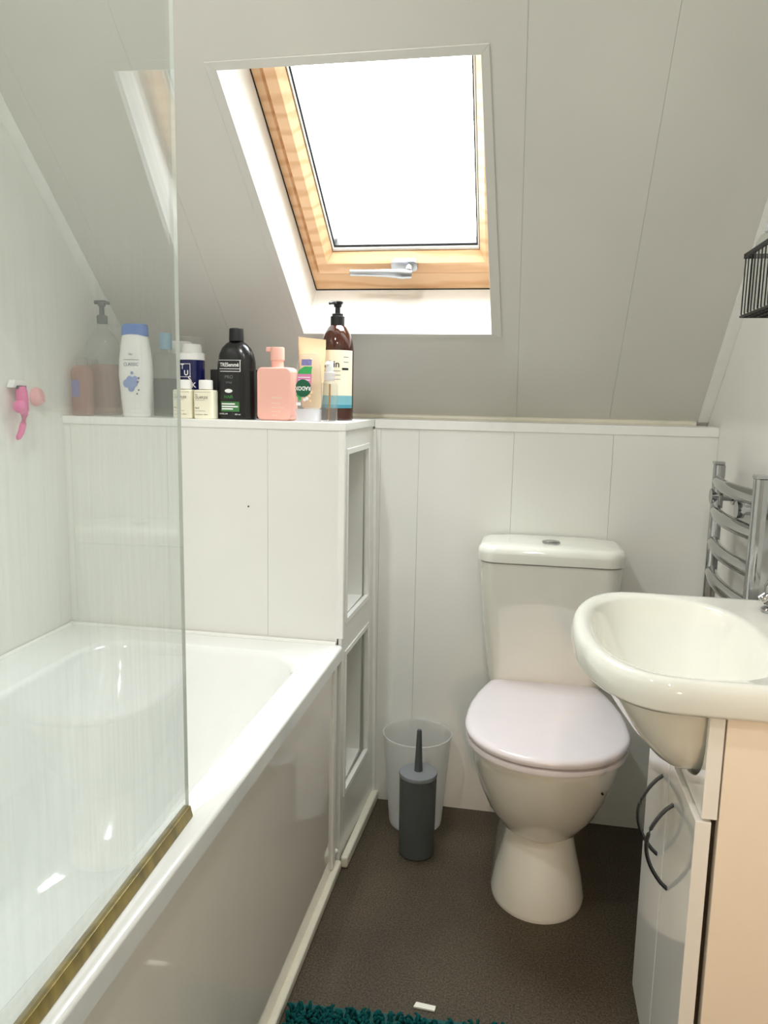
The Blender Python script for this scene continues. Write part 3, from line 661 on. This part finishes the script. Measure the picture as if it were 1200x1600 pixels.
g = sweep([(KX, KY0, KZ0), (KX, KY1, KZ0)], 0.0022, 6, bm=g); g = sweep([(KX, KY1, KZ0), (XR - 0.004, KY1, KZ0)], 0.0022, 6, bm=g)
obj('wire_grid', g, M['black_wire'], bk)
obj('wall_strip', box(XR - 0.006, XR, KY0, KY1, 1.345, 1.365, 0.001), M['black_wire'], bk)
t = thing('clear_bottle', 'clear plastic bottle standing in the black wire basket', 'bottle', (0.3985, 1.47, KZ0 + 0.0018))
obj('body', lathe([(0.024, 0), (0.027, 0.004), (0.0275, 0.10), (0.026, 0.118), (0.019, 0.131), (0.012, 0.136)], n=28), M['clear'], t, local=True)
obj('cap', lathe([(0.014, 0.137), (0.0145, 0.139), (0.0145, 0.152), (0.013, 0.155), (0.002, 0.156)], n=28), M['frost'], t, local=True)
t = obj('soap_pouch', prism([(0.376, 1.27, KZ0 + 0.002), (0.452, 1.27, KZ0 + 0.002), (0.452, 1.40, KZ0 + 0.002), (0.376, 1.40, KZ0 + 0.002)], (0, 0, 0.058), 0.01, seg=3), M['dark_cloth'])
tag(t, 'dark grey pouch lying inside the black wire basket', 'pouch')

# ------------------------------------------------------------------ floor things
bx, by = -0.252, 1.931
t = thing('waste_bin', 'frosted white plastic waste bin behind the grey toilet brush', 'bin', (bx, by, 0))
rr = lambda z: 0.0695 + 0.021 * z / 0.255
obj('body', lathe([(0.06, 0.001), (rr(0), 0.003), (rr(0.01) + 0.001, 0.01), (rr(0.245), 0.245), (rr(0.25) + 0.002, 0.25), (rr(0.255) + 0.002, 0.256), (rr(0.255) - 0.001, 0.257), (rr(0.25) - 0.003, 0.25), (rr(0.01) - 0.002, 0.006), (0.02, 0.005)], n=48, cap1=True), M['bin'], t, local=True)
t = thing('toilet_brush', 'charcoal grey toilet brush in a cylindrical holder beside the toilet', 'toilet brush', (-0.229, 1.792, 0))
obj('holder', lathe([(0.041, 0.0), (0.0445, 0.003), (0.0465, 0.20), (0.0465, 0.206), (0.044, 0.207), (0.043, 0.20), (0.041, 0.02), (0.01, 0.015)], n=40), M['grey_brush'], t, local=True)
obj('lid', lathe([(0.043, 0.205), (0.0475, 0.2075), (0.048, 0.213), (0.0465, 0.217), (0.02, 0.2195), (0.002, 0.220)], n=40), M['grey_lid'], t, local=True)
obj('handle', lathe([(0.0105, 0.218), (0.0100, 0.23), (0.0062, 0.318), (0.0058, 0.324), (0.0045, 0.3275), (0.001, 0.329)], n=24), M['grey_brush'], t, local=True)

mt = thing('bath_mat', 'teal shaggy bath mat on the floor beside the bath panel', 'mat', (-0.1, 0.98, 0), math.radians(3.3))
mx0, mx1, my0, my1 = -0.271, 0.30, -0.24, 0.282
obj('backing', prism([(mx0, my0, 0.0008), (mx1, my0, 0.0008), (mx1, my1, 0.0008), (mx0, my1, 0.0008)], (0, 0, 0.009), 0.002), M['teal_base'], mt, local=True)
# the chenille pile: short fat curled strands, too many to count
verts, faces = [], []
step = 0.0085
yy = my0 + 0.006
while yy < my1 - 0.008:
    xx = mx0 + 0.006
    while xx < mx1 - 0.004:
        px, py = xx + random.uniform(-.003, .003), yy + random.uniform(-.003, .003)
        a = random.uniform(0, 2 * PI); ln = random.uniform(0.006, 0.013); hh = random.uniform(0.010, 0.017); r = random.uniform(0.0026, 0.0036)
        base = len(verts)
        pts = [(0, 0, 0.008), (ln * .35, 0, 0.008 + hh * .7), (ln * .8, 0, 0.008 + hh), (ln * 1.25, 0, 0.008 + hh * .75)]
        rad_ = [r, r * 1.1, r, r * 0.55]; dirs = [(0.2, 1), (0.6, .8), (1, 0.1), (.8, -.6)]
        for (qx, _, qz), rr_, (dx, dz) in zip(pts, rad_, dirs):
            dl = math.hypot(dx, dz); dx /= dl; dz /= dl
            for k in range(5):
                th_ = 2 * PI * k / 5; u = rr_ * math.cos(th_); v = rr_ * math.sin(th_)
                lx_, ly_, lz_ = qx - dz * u, v, qz + dx * u
                verts.append((px + lx_ * math.cos(a) - ly_ * math.sin(a), py + lx_ * math.sin(a) + ly_ * math.cos(a), lz_))
        for s_ in range(3):
            for k in range(5):
                k2 = (k + 1) % 5; faces.append((base + s_ * 5 + k, base + s_ * 5 + k2, base + s_ * 5 + 5 + k2, base + s_ * 5 + 5 + k))
        faces.append(tuple(base + 15 + k for k in range(5)))
        xx += step
    yy += step
me = bpy.data.meshes.new('pile'); me.from_pydata(verts, [], faces); me.materials.append(M['teal']); me.shade_smooth()
o = bpy.data.objects.new('pile', me); COL.objects.link(o); o.parent = mt; o['kind'] = 'stuff'
bm = prism([(-0.020, -0.006, 0.0), (0.021, -0.008, 0.0), (0.022, 0.004, 0.0), (-0.016, 0.007, 0.0)], (0, 0, 0.004), 0.0006)
o = obj('paper_scrap', bm, M['paper'], smooth=False); o.location = (-0.142, 1.294, 0.0005)
tag(o, 'small white scrap lying on the brown floor at the edge of the teal mat', 'scrap')

# ------------------------------------------------------------------ razor and suction hook on the left wall
rz = thing('razor', 'bright pink razor with a long handle hanging on the left wall', 'razor', (XL, 1.52, 1.1))
rx = XL + 0.016
obj('head', prism([(rx - 0.0155, 1.483, 1.146), (rx - 0.0155, 1.530, 1.146), (rx - 0.012, 1.525, 1.164), (rx - 0.012, 1.488, 1.164)], (0.018, 0, 0), 0.004), M['white_pl'], rz)
obj('blade', box(rx + 0.001, rx + 0.0045, 1.494, 1.526, 1.1435, 1.151, 0.0005), M['dark_metal'], rz)
hd = sweep([(rx, 1.510, 1.148), (rx + 0.002, 1.511, 1.138), (rx + 0.003, 1.512, 1.115), (rx + 0.004, 1.512, 1.100), (rx + 0.005, 1.513, 1.088), (rx + 0.004, 1.509, 1.068), (rx + 0.002, 1.503, 1.050), (rx - 0.001, 1.497, 1.039), (rx - 0.003, 1.495, 1.035)],
           [0.0105, 0.0125, 0.0125, 0.0115, 0.0075, 0.0070, 0.0068, 0.006, 0.002], 16)
obj('handle', hd, M['pink'], rz)
obj('knob', lathe([(0.001, -0.014), (0.009, -0.0115), (0.0135, -0.006), (0.014, 0.0), (0.0135, 0.006), (0.009, 0.0115), (0.001, 0.014)], rx + 0.010, 1.493, 1.106, 24), M['pink'], rz)
sh = thing('suction_hook', 'pale pink round suction hook on the left wall beside the razor', 'hook', (XL, 1.584, 1.127))
obj('cup', sweep([(XL + a, 1.584, 1.127) for a in (0.0003, 0.004, 0.012, 0.016, 0.018)], [0.021, 0.0215, 0.018, 0.013, 0.002], 28), M['pale_pink'], sh)
obj('rib', prism([(XL + 0.015, 1.574, 1.136), (XL + 0.015, 1.578, 1.139), (XL + 0.015, 1.594, 1.118), (XL + 0.015, 1.590, 1.115)], (0.005, 0, 0), 0.001), M['pale_pink'], sh)

# ------------------------------------------------------------------ bottles on the storage unit
G = 'toiletries on the storage unit top'
TZ = ZT + 0.0003
def bottle(name, label, x, y, rz=0.0, cat='bottle'): return thing(name, label, cat, (x, y, TZ), rz, G)
def pump(t, z, m, r=0.012, head=0.03, hgt=0.045, direction=-1, stem=True, tube=None):
    """lotion pump: collar, stem and spouted head"""
    c = obj('pump', lathe([(r, z), (r, z + hgt * .33), (r * .86, z + hgt * .36), (r * .5, z + hgt * .40), (r * .45, z + hgt * .8)], n=24), m, t, local=True)
    s = direction
    b = lathe([(r * .55, z + hgt * .74), (r * .72, z + hgt * .78), (r * .72, z + hgt * .94), (r * .5, z + hgt)], n=20)
    b = sweep([(0, 0, z + hgt * .93), (s * head * .5, 0, z + hgt * .93), (s * head, 0, z + hgt * .88)], [r * .42, r * .38, r * .25], 12, bm=b)
    obj('pump_head', b, m, c, local=True)
    return c

# clear pump bottle with pink liquid
t = bottle('pump_bottle', 'tall clear pump bottle of pink liquid at the left wall end of the ledge', -1.048, 1.79)
S = 0.042
obj('body', lathe([(S * .94, 0), (S, 0.004), (S, 0.165), (S * .93, 0.182), (S * .6, 0.203), (0.014, 0.212), (0.013, 0.225)], n=32, sy=0.75), M['clear'], t, local=True)
obj('liquid', lathe([(S * .90, 0.003), (S * .95, 0.006), (S * .95, 0.125), (S * .3, 0.126)], n=32, sy=0.72), M['pink_fill'], t, local=True)
pump(t, 0.225, M['grey_brush'], 0.0125, 0.020, 0.055, 1)
obj('pump_lever', sweep([(0.002, 0, 0.2765), (-0.018, 0, 0.2765)], 0.005, 12), M['grey_brush'], t, local=True)
sf = ell_surf(S, S * .75)
lettering('silk', 0.016, -0.004, 0.13, t, M['grey_ink'], sf); 
for k, s_ in enumerate(('body', 'wash', '500 ml')): lettering(s_, 0.009, -0.006, 0.10 - 0.022 * k, t, M['grey_ink'], sf)

t = bottle('squat_bottle', 'short pale pink bottle in the corner against the left wall', -1.066, 1.722)
obj('body', lathe([(0.024, 0), (0.0265, 0.003), (0.0265, 0.105), (0.022, 0.116), (0.012, 0.121)], n=28, sy=0.8), M['pink_fill'], t, local=True)
obj('cap', lathe([(0.0135, 0.121), (0.0135, 0.136), (0.012, 0.138)], n=24), M['clear'], t, local=True)
patch(-0.022, 0.004, 0.045, 0.085, t, M['label_violet'], ell_surf(0.0265, 0.0212))

# white shampoo with blue cap
t = bottle('shampoo_bottle', 'white curved shampoo bottle with blue cap and blue flower print', -0.937, 1.745)
def ovb(prof, e=2.3, n=44):
    return loft([sup(0, 0, a, b, e, n, z) for a, b, z in prof])
obj('body', ovb([(0.032, 0.018, 0), (0.0345, 0.020, 0.003), (0.0385, 0.023, 0.05), (0.0425, 0.025, 0.10), (0.041, 0.024, 0.135), (0.035, 0.022, 0.175), (0.0315, 0.020, 0.192), (0.029, 0.0185, 0.197)]), M['white_pl'], t, local=True)
cap = []
for q in range(4):
    z = (0.190, 0.196, 0.216, 0.2195)[q]; k = (1, 1.02, 0.96, 0.88)[q]
    cap.append([(x, y, z + (0.006 * (1 - (x / 0.033) ** 2) if q == 0 else 0)) for x, y, _ in sup(0, 0, 0.0325 * k, 0.0208 * k, 2.4, 44)])
obj('cap', loft(cap), M['blue_cap'], t, local=True)
sf = lambda x, z: (x, -(0.0245 if 0.07 < z < 0.15 else 0.023) * max(0, 1 - abs(x / 0.0415) ** 2.3) ** (1 / 2.3) - 0.0006)
lettering('h&s', 0.008, 0.0, 0.148, t, M['grey_ink'], sf)
patch(-0.020, 0.020, 0.1345, 0.1358, t, M['grey_ink'], sf, name='rule')
lettering('CLASSIC', 0.0105, 0.0, 0.124, t, M['dark_blue_ink'], sf)
for cx_, cz_, r_ in ((-0.012, 0.079, .010), (-0.003, 0.088, .009), (0.006, 0.080, .010), (-0.001, 0.068, .0085), (0.010, 0.091, .006), (0.003, 0.104, .004)):
    disc(cx_, cz_, r_, t, M['blue_ink'], sf, name='flower_print', eps=0.0008)
for cx_, cz_ in ((0.017, 0.083), (0.018, 0.064), (0.014, 0.055), (0.019, 0.092)): disc(cx_, cz_, 0.0022, t, M['dark_blue_ink'], sf, name='dot_print', eps=0.001)

# grey scrub bottle with pale blue cap
t = bottle('scrub_bottle', 'smoky bottle of dark grey scrub with a pale blue cap behind the glass screen', -0.883, 1.795)
obj('body', lathe([(0.031, 0), (0.034, 0.003), (0.034, 0.135), (0.030, 0.150), (0.014, 0.158), (0.013, 0.166)], n=32, sy=0.75), M['clear'], t, local=True)
obj('contents', lathe([(0.030, 0.002), (0.0325, 0.005), (0.0325, 0.093), (0.01, 0.094)], n=32, sy=0.72), M['grey_fill'], t, local=True)
obj('cap', lathe([(0.0155, 0.164), (0.0155, 0.200), (0.014, 0.203)], n=28), M['pale_blue'], t, local=True)
# white lidded tub behind
t = bottle('lidded_tub', 'pale grey tub with white lid half hidden behind the edge of the glass screen', -0.888, 1.885)
obj('body', lathe([(0.027, 0), (0.029, 0.003), (0.029, 0.155), (0.026, 0.162)], n=28), M['frost'], t, local=True)
obj('lid', lathe([(0.0305, 0.158), (0.0305, 0.186), (0.028, 0.189)], n=28), M['white_pl'], t, local=True)

# two cream hair-treatment bottles
def cream(x, y, label, rz):
    t = bottle('cream_bottle', label, x, y, rz)
    a = 0.0245
    obj('body', loft([sup(0, 0, a * k, 0.019 * k, 6, 44, z) for k, z in ((.93, 0), (1, 0.002), (1, 0.063), (.94, 0.0665), (.5, 0.068))]), M['cream_pl'], t, local=True)
    obj('cap', lathe([(0.0135, 0.068), (0.0165, 0.069), (0.0165, 0.087), (0.0155, 0.090), (0.002, 0.0905)], n=28), M['white_pl'], t, local=True)
    sf = flat_surf(-0.0191)
    patch(-0.021, 0.019, 0.0618, 0.0623, t, M['grey_ink'], sf, name='rule')
    lettering('No.', 0.0045, -0.019, 0.0555, t, M['ink'], sf, align='LEFT')
    lettering('OLAPLEX', 0.0085, -0.0195, 0.049, t, M['ink'], sf, align='LEFT', sx=0.9)
    patch(-0.0195, 0.005, 0.0432, 0.0438, t, M['grey_ink'], sf, name='rule')
    lettering('No.5', 0.005, -0.0195, 0.025, t, M['ink'], sf, align='LEFT', bold=0.0001)
    lettering('bond maintenance', 0.0035, -0.0195, 0.0185, t, M['grey_ink'], sf, align='LEFT')
    lettering('conditioner 100ml', 0.0042, -0.0195, 0.010, t, M['ink'], sf, align='LEFT')
    return t
cream(-0.802, 1.724, 'small cream cosmetics bottle half behind the edge of the glass screen', 0.0)
cream(-0.748, 1.722, 'small cream cosmetics bottle standing clear of the screen beside the black shampoo', 0.0)

# navy can
t = bottle('shaving_can', 'navy blue can with white pump and clear cap behind the cream bottles', -0.817, 1.80)
RC = 0.0305
obj('body', lathe([(RC * .94, 0), (RC, 0.003), (RC, 0.1375), (RC * .97, 0.139)], n=36), M['navy'], t, local=True)
obj('collar', lathe([(RC * 1.02, 0.139), (RC * 1.02, 0.154), (RC * .93, 0.157), (RC * .80, 0.158), (RC * .78, 0.173), (RC * .70, 0.177), (0.002, 0.178)], n=36), M['white_pl'], t, local=True)
obj('clear_cap', lathe([(RC * 1.045, 0.155), (RC * 1.05, 0.157), (RC * 1.04, 0.186), (RC * .96, 0.195), (RC * .5, 0.1965), (0.002, 0.1965)], n=36, cap0=False), M['clear'], t, local=True)
sf = cyl_surf(RC)
for ch, x_, z_ in (('T', -0.013, 0.122), ('U', -0.002, 0.107), ('S', 0.006, 0.093), ('K', 0.016, 0.078)): lettering(ch, 0.017, x_, z_, t, M['white_ink'], sf, bold=0.0004)
for q in ((-0.026, 0.0085, 0.1285, 0.1297), (0.0073, 0.0085, 0.099, 0.1297), (-0.026, 0.002, 0.0975, 0.0987)): patch(*q[:2], q[2], q[3], t, M['white_ink'], sf, name='border_line')
for k in range(2): patch(-0.006, 0.014, 0.052 - 0.008 * k, 0.0545 - 0.008 * k, t, M['grey_ink'], sf, name='small_print')

# black shampoo
t = bottle('shampoo_bottle', 'large black shampoo bottle with round shoulders and black cap', -0.684, 1.755)
BA_, BB_ = 0.0475, 0.028
obj('body', loft([sup(0, 0, BA_ * k, BB_ * min(1, k * 1.05), 2.6, 52, z) for k, z in ((.94, 0), (.985, 0.003), (.975, 0.06), (.965, 0.11), (.94, 0.135), (.86, 0.152), (.72, 0.166), (.52, 0.176), (.36, 0.181), (.33, 0.183))]), M['black_pl'], t, local=True)
obj('cap', lathe([(0.017, 0.182), (0.0172, 0.184), (0.0165, 0.209), (0.015, 0.2115), (0.002, 0.212)], n=32), M['black_matt'], t, local=True)
def sfb(x, z): k = 0.975; return (x, -BB_ * k * max(0, 1 - abs(x / (BA_ * k)) ** 2.6) ** (1 / 2.6) - 0.0006)
lettering('TRESemmé', 0.0125, -0.008, 0.126, t, M['white_ink'], sfb, bold=0.0002, sx=0.82)
for q in ((-0.036, 0.021, 0.1365, 0.1375), (-0.034, 0.018, 0.1165, 0.1178), (-0.032, 0.018, 0.1105, 0.1118), (0.018, 0.0195, 0.1105, 0.137)): patch(*q, t, M['white_ink'], sfb, name='border_line')
lettering('PRO', 0.011, -0.009, 0.098, t, M['grey_ink'], sfb); lettering('STYLE', 0.006, -0.009, 0.085, t, M['grey_ink'], sfb)
disc(-0.010, 0.066, 0.0045, t, M['white_ink'], sfb, name='oval_print', a=2.2)
lettering('HAIR', 0.010, -0.010, 0.052, t, M['green_ink'], sfb, bold=0.0003)
patch(-0.030, 0.016, 0.018, 0.041, t, M['green_ink'], sfb, name='green_panel')
for z_, a_, b_ in ((0.034, -0.028, 0.006), (0.028, -0.028, 0.013), (0.0225, -0.028, 0.001)): patch(a_, b_, z_, z_ + 0.0032, t, M['white_ink'], sfb, name='small_print', eps=0.0009)
lettering('LAMELLAR', 0.005, -0.024, 0.0125, t, M['white_ink'], sfb, eps=0.001); lettering('400 ml', 0.005, 0.012, 0.0115, t, M['white_ink'], sfb, eps=0.001)
# black carton behind
t = obj('black_carton', box(-0.063, 0.063, -0.025, 0.025, 0, 0.118, 0.002), M['black_matt']); t.location = (-0.712, 1.835, TZ); t.rotation_euler = (0, 0, -0.05)
tag(t, 'plain black carton showing on both sides behind the black shampoo bottle', 'box', G)

# salmon pink lotion
t = bottle('lotion_bottle', 'flat salmon pink lotion bottle with pink pump', -0.580, 1.745, math.radians(-6))
PA, PB = 0.0425, 0.024
bm = prism([(x, -PB, z) for x, z, _ in rrect(-PA, PA, 0.0, 0.122, 0.013, 0, 7)], (0, 2 * PB, 0), 0.0045, seg=3)
obj('body', bm, M['peach_pl'], t, local=True)
pc = obj('pump', lathe([(0.0145, 0.121), (0.0145, 0.136), (0.016, 0.1375), (0.0165, 0.139)], n=32), M['peach_pl'], t, local=True)
ph = lathe([(0.0165, 0.139), (0.0168, 0.141), (0.0165, 0.166), (0.0155, 0.168)], n=32)
ph = box(-0.026, -0.004, -0.008, 0.008, 0.1575, 0.168, 0.002, bm=ph)
obj('pump_head', ph, M['peach_pl'], pc, local=True)
sf = flat_surf(-PB - 0.0001)
lettering('sanctuary', 0.0085, -0.004, 0.053, t, M['cream_pl'], sf, align='LEFT', sx=.8)
for k, s_ in enumerate(('body lotion', 'shea butter and', 'almond oil', '250 ml')): lettering(s_, 0.005, -0.004, 0.040 - 0.0095 * k, t, M['cream_pl'], sf, align='LEFT')

# clear shower gel standing on its cap
t = bottle('shower_gel', 'clear upside-down shower gel with green and pink label beside the salmon bottle', -0.4995, 1.728)
obj('cap', ovb([(0.029, 0.017, 0), (0.0295, 0.0175, 0.002), (0.031, 0.019, 0.026), (0.0305, 0.0185, 0.0275)]), M['frost'], t, local=True)
gp = [(0.0305, 0.0185, 0.028), (0.031, 0.0195, 0.05), (0.0305, 0.020, 0.09), (0.027, 0.0195, 0.125), (0.0225, 0.016, 0.147), (0.019, 0.012, 0.153)]
obj('body', ovb(gp), M['clear'], t, local=True)
def sfr(x, z):
    for (a0, b0, z0), (a1, b1, z1) in zip(gp, gp[1:]):
        if z <= z1:
            u = max(0, min(1, (z - z0) / (z1 - z0))); break
    a, b = a0 + (a1 - a0) * u, b0 + (b1 - b0) * u
    return (x, -b * max(0, 1 - abs(x / a) ** 2.3) ** (1 / 2.3) - 0.0003)
patch(-0.024, 0.010, 0.070, 0.107, t, M['label_pink'], sfr, nz=4, shape=lambda u, v: ((-0.027 + 0.004 * v) + (0.038 - 0.002 * v) * u, 0.070 + 0.037 * v))
patch(-0.024, 0.010, 0.106, 0.124, t, M['leaf'], sfr, name='leaf_print', nz=6, shape=lambda u, v: ((-0.022 + 0.018 * v ** 2) + (0.034 - 0.016 * v ** 2) * u, 0.107 + 0.017 * v))
patch(-0.012, 0.012, 0.126, 0.140, t, M['label_violet'], sfr, name='violet_print', nz=3)
disc(-0.008, 0.075, 0.020, t, M['radox_green'], sfr, name='emblem', eps=0.0008)
lettering('RADOX', 0.0125, -0.008, 0.075, t, M['white_ink'], sfr, flip=True, bold=0.0004, sx=0.86, eps=0.0012)
for k in range(2): patch(-0.021 + 0.002 * k, 0.009, 0.0985 - 0.006 * k, 0.1005 - 0.006 * k, t, M['white_ink'], sfr, name='small_print', eps=0.0006)
for cx_, cz_, r_, mm in ((0.002, 0.052, .004, 'white_ink'), (0.008, 0.058, .0035, 'tan'), (0.012, 0.066, .0035, 'tan'), (-0.004, 0.049, .0035, 'white_ink'), (0.010, 0.047, .003, 'tan'), (-0.020, 0.060, .005, 'leaf'), (-0.016, 0.052, .0045, 'leaf')):
    disc(cx_, cz_, r_, t, M[mm], sfr, name='flower_print', eps=0.0006)
patch(-0.0275, -0.013, 0.036, 0.043, t, M['white_ink'], sfr, name='size_mark')

# tan tube standing on its cap, flat crimp on top
t = bottle('cream_tube', 'tan plastic tube with a flat crimped top end behind the clear shower gel', -0.510, 1.792, math.radians(4))
obj('cap', lathe([(0.018, 0), (0.019, 0.002), (0.019, 0.03), (0.017, 0.032)], n=28), M['white_pl'], t, local=True)
tr = []
for z, a, b in ((0.031, 0.0225, 0.0205), (0.035, 0.0235, 0.0215), (0.08, 0.027, 0.0175), (0.13, 0.030, 0.012), (0.165, 0.0325, 0.006), (0.178, 0.033, 0.0018), (0.196, 0.033, 0.0014)):
    tr.append([(x, y, z - (x + 0.033) * 0.10 * (z / 0.196)) for x, y, _ in sup(0, 0, a, b, 2.0 + 2 * (z / 0.196), 40)])
obj('body', loft(tr), M['tan'], t, local=True)

# amber pump bottle
t = bottle('pump_bottle', 'tall amber pump bottle with cream and teal label and black pump', -0.466, 1.862)
RA = 0.0405
obj('body', lathe([(RA * .95, 0), (RA, 0.004), (RA, 0.168), (RA * .95, 0.186), (RA * .80, 0.207), (RA * .55, 0.224), (0.015, 0.230), (0.0135, 0.236)], n=44), M['amber'], t, local=True)
sf = cyl_surf(RA)
patch(-0.056, 0.056, 0.060, 0.168, t, M['label_cream'], sf, nx=30, eps=0.0004)
patch(-0.056, 0.056, 0.038, 0.060, t, M['label_teal'], sf, name='label_band', nx=30, eps=0.0004)
patch(-0.056, 0.056, 0.030, 0.038, t, M['label_blue'], sf, name='label_line', nx=30, eps=0.0004)
lettering('a:kin', 0.022, -0.004, 0.134, t, M['ink'], sf, bold=0.0004, eps=0.0009)
for z_ in (0.151, 0.139): patch(0.026, 0.040, z_, z_ + 0.0015, t, M['grey_ink'], sf, name='small_print', eps=0.0008)
patch(0.022, 0.040, 0.121, 0.126, t, M['ink'], sf, name='small_print', eps=0.0008)
for z_ in (0.118, 0.108, 0.098): patch(-0.010, 0.018, z_, z_ + 0.0014, t, M['grey_ink'], sf, name='small_print', eps=0.0008)
c = obj('pump', lathe([(0.0175, 0.229), (0.0175, 0.249), (0.0135, 0.251), (0.0135, 0.256), (0.0065, 0.257), (0.006, 0.274)], n=28), M['black_matt'], t, local=True)
b = lathe([(0.007, 0.271), (0.0095, 0.273), (0.0095, 0.278), (0.0125, 0.2795), (0.0135, 0.284), (0.010, 0.286)], n=24)
b = sweep([(0, -0.004, 0.281), (-0.008, -0.022, 0.2805), (-0.012, -0.032, 0.277)], [0.005, 0.0045, 0.003], 12, bm=b)
obj('pump_head', b, M['black_matt'], c, local=True)

# small clear spray bottle
t = bottle('spray_bottle', 'small clear spray bottle with white head in front of the amber bottle', -0.4525, 1.737)
obj('body', lathe([(0.0175, 0), (0.019, 0.002), (0.019, 0.082), (0.017, 0.088), (0.011, 0.092), (0.010, 0.095)], n=28), M['clear'], t, local=True)
obj('liquid', lathe([(0.016, 0.002), (0.0178, 0.004), (0.0178, 0.030), (0.004, 0.0305)], n=28), M['faint_liquid'], t, local=True)
obj('dip_tube', sweep([(0.001, 0, 0.086), (0.0005, 0, 0.05), (-0.002, 0, 0.006)], 0.0022, 10), M['gold'], t, local=True)
c = obj('collar', lathe([(0.0115, 0.094), (0.0125, 0.096), (0.0125, 0.112), (0.010, 0.114)], n=28), M['frost'], t, local=True)
b = lathe([(0.0085, 0.114), (0.009, 0.116), (0.009, 0.134), (0.007, 0.137)], n=24)
b = sweep([(0, -0.004, 0.130), (-0.006, -0.014, 0.131)], [0.0045, 0.003], 12, bm=b)
obj('spray_head', b, M['white_pl'], c, local=True)
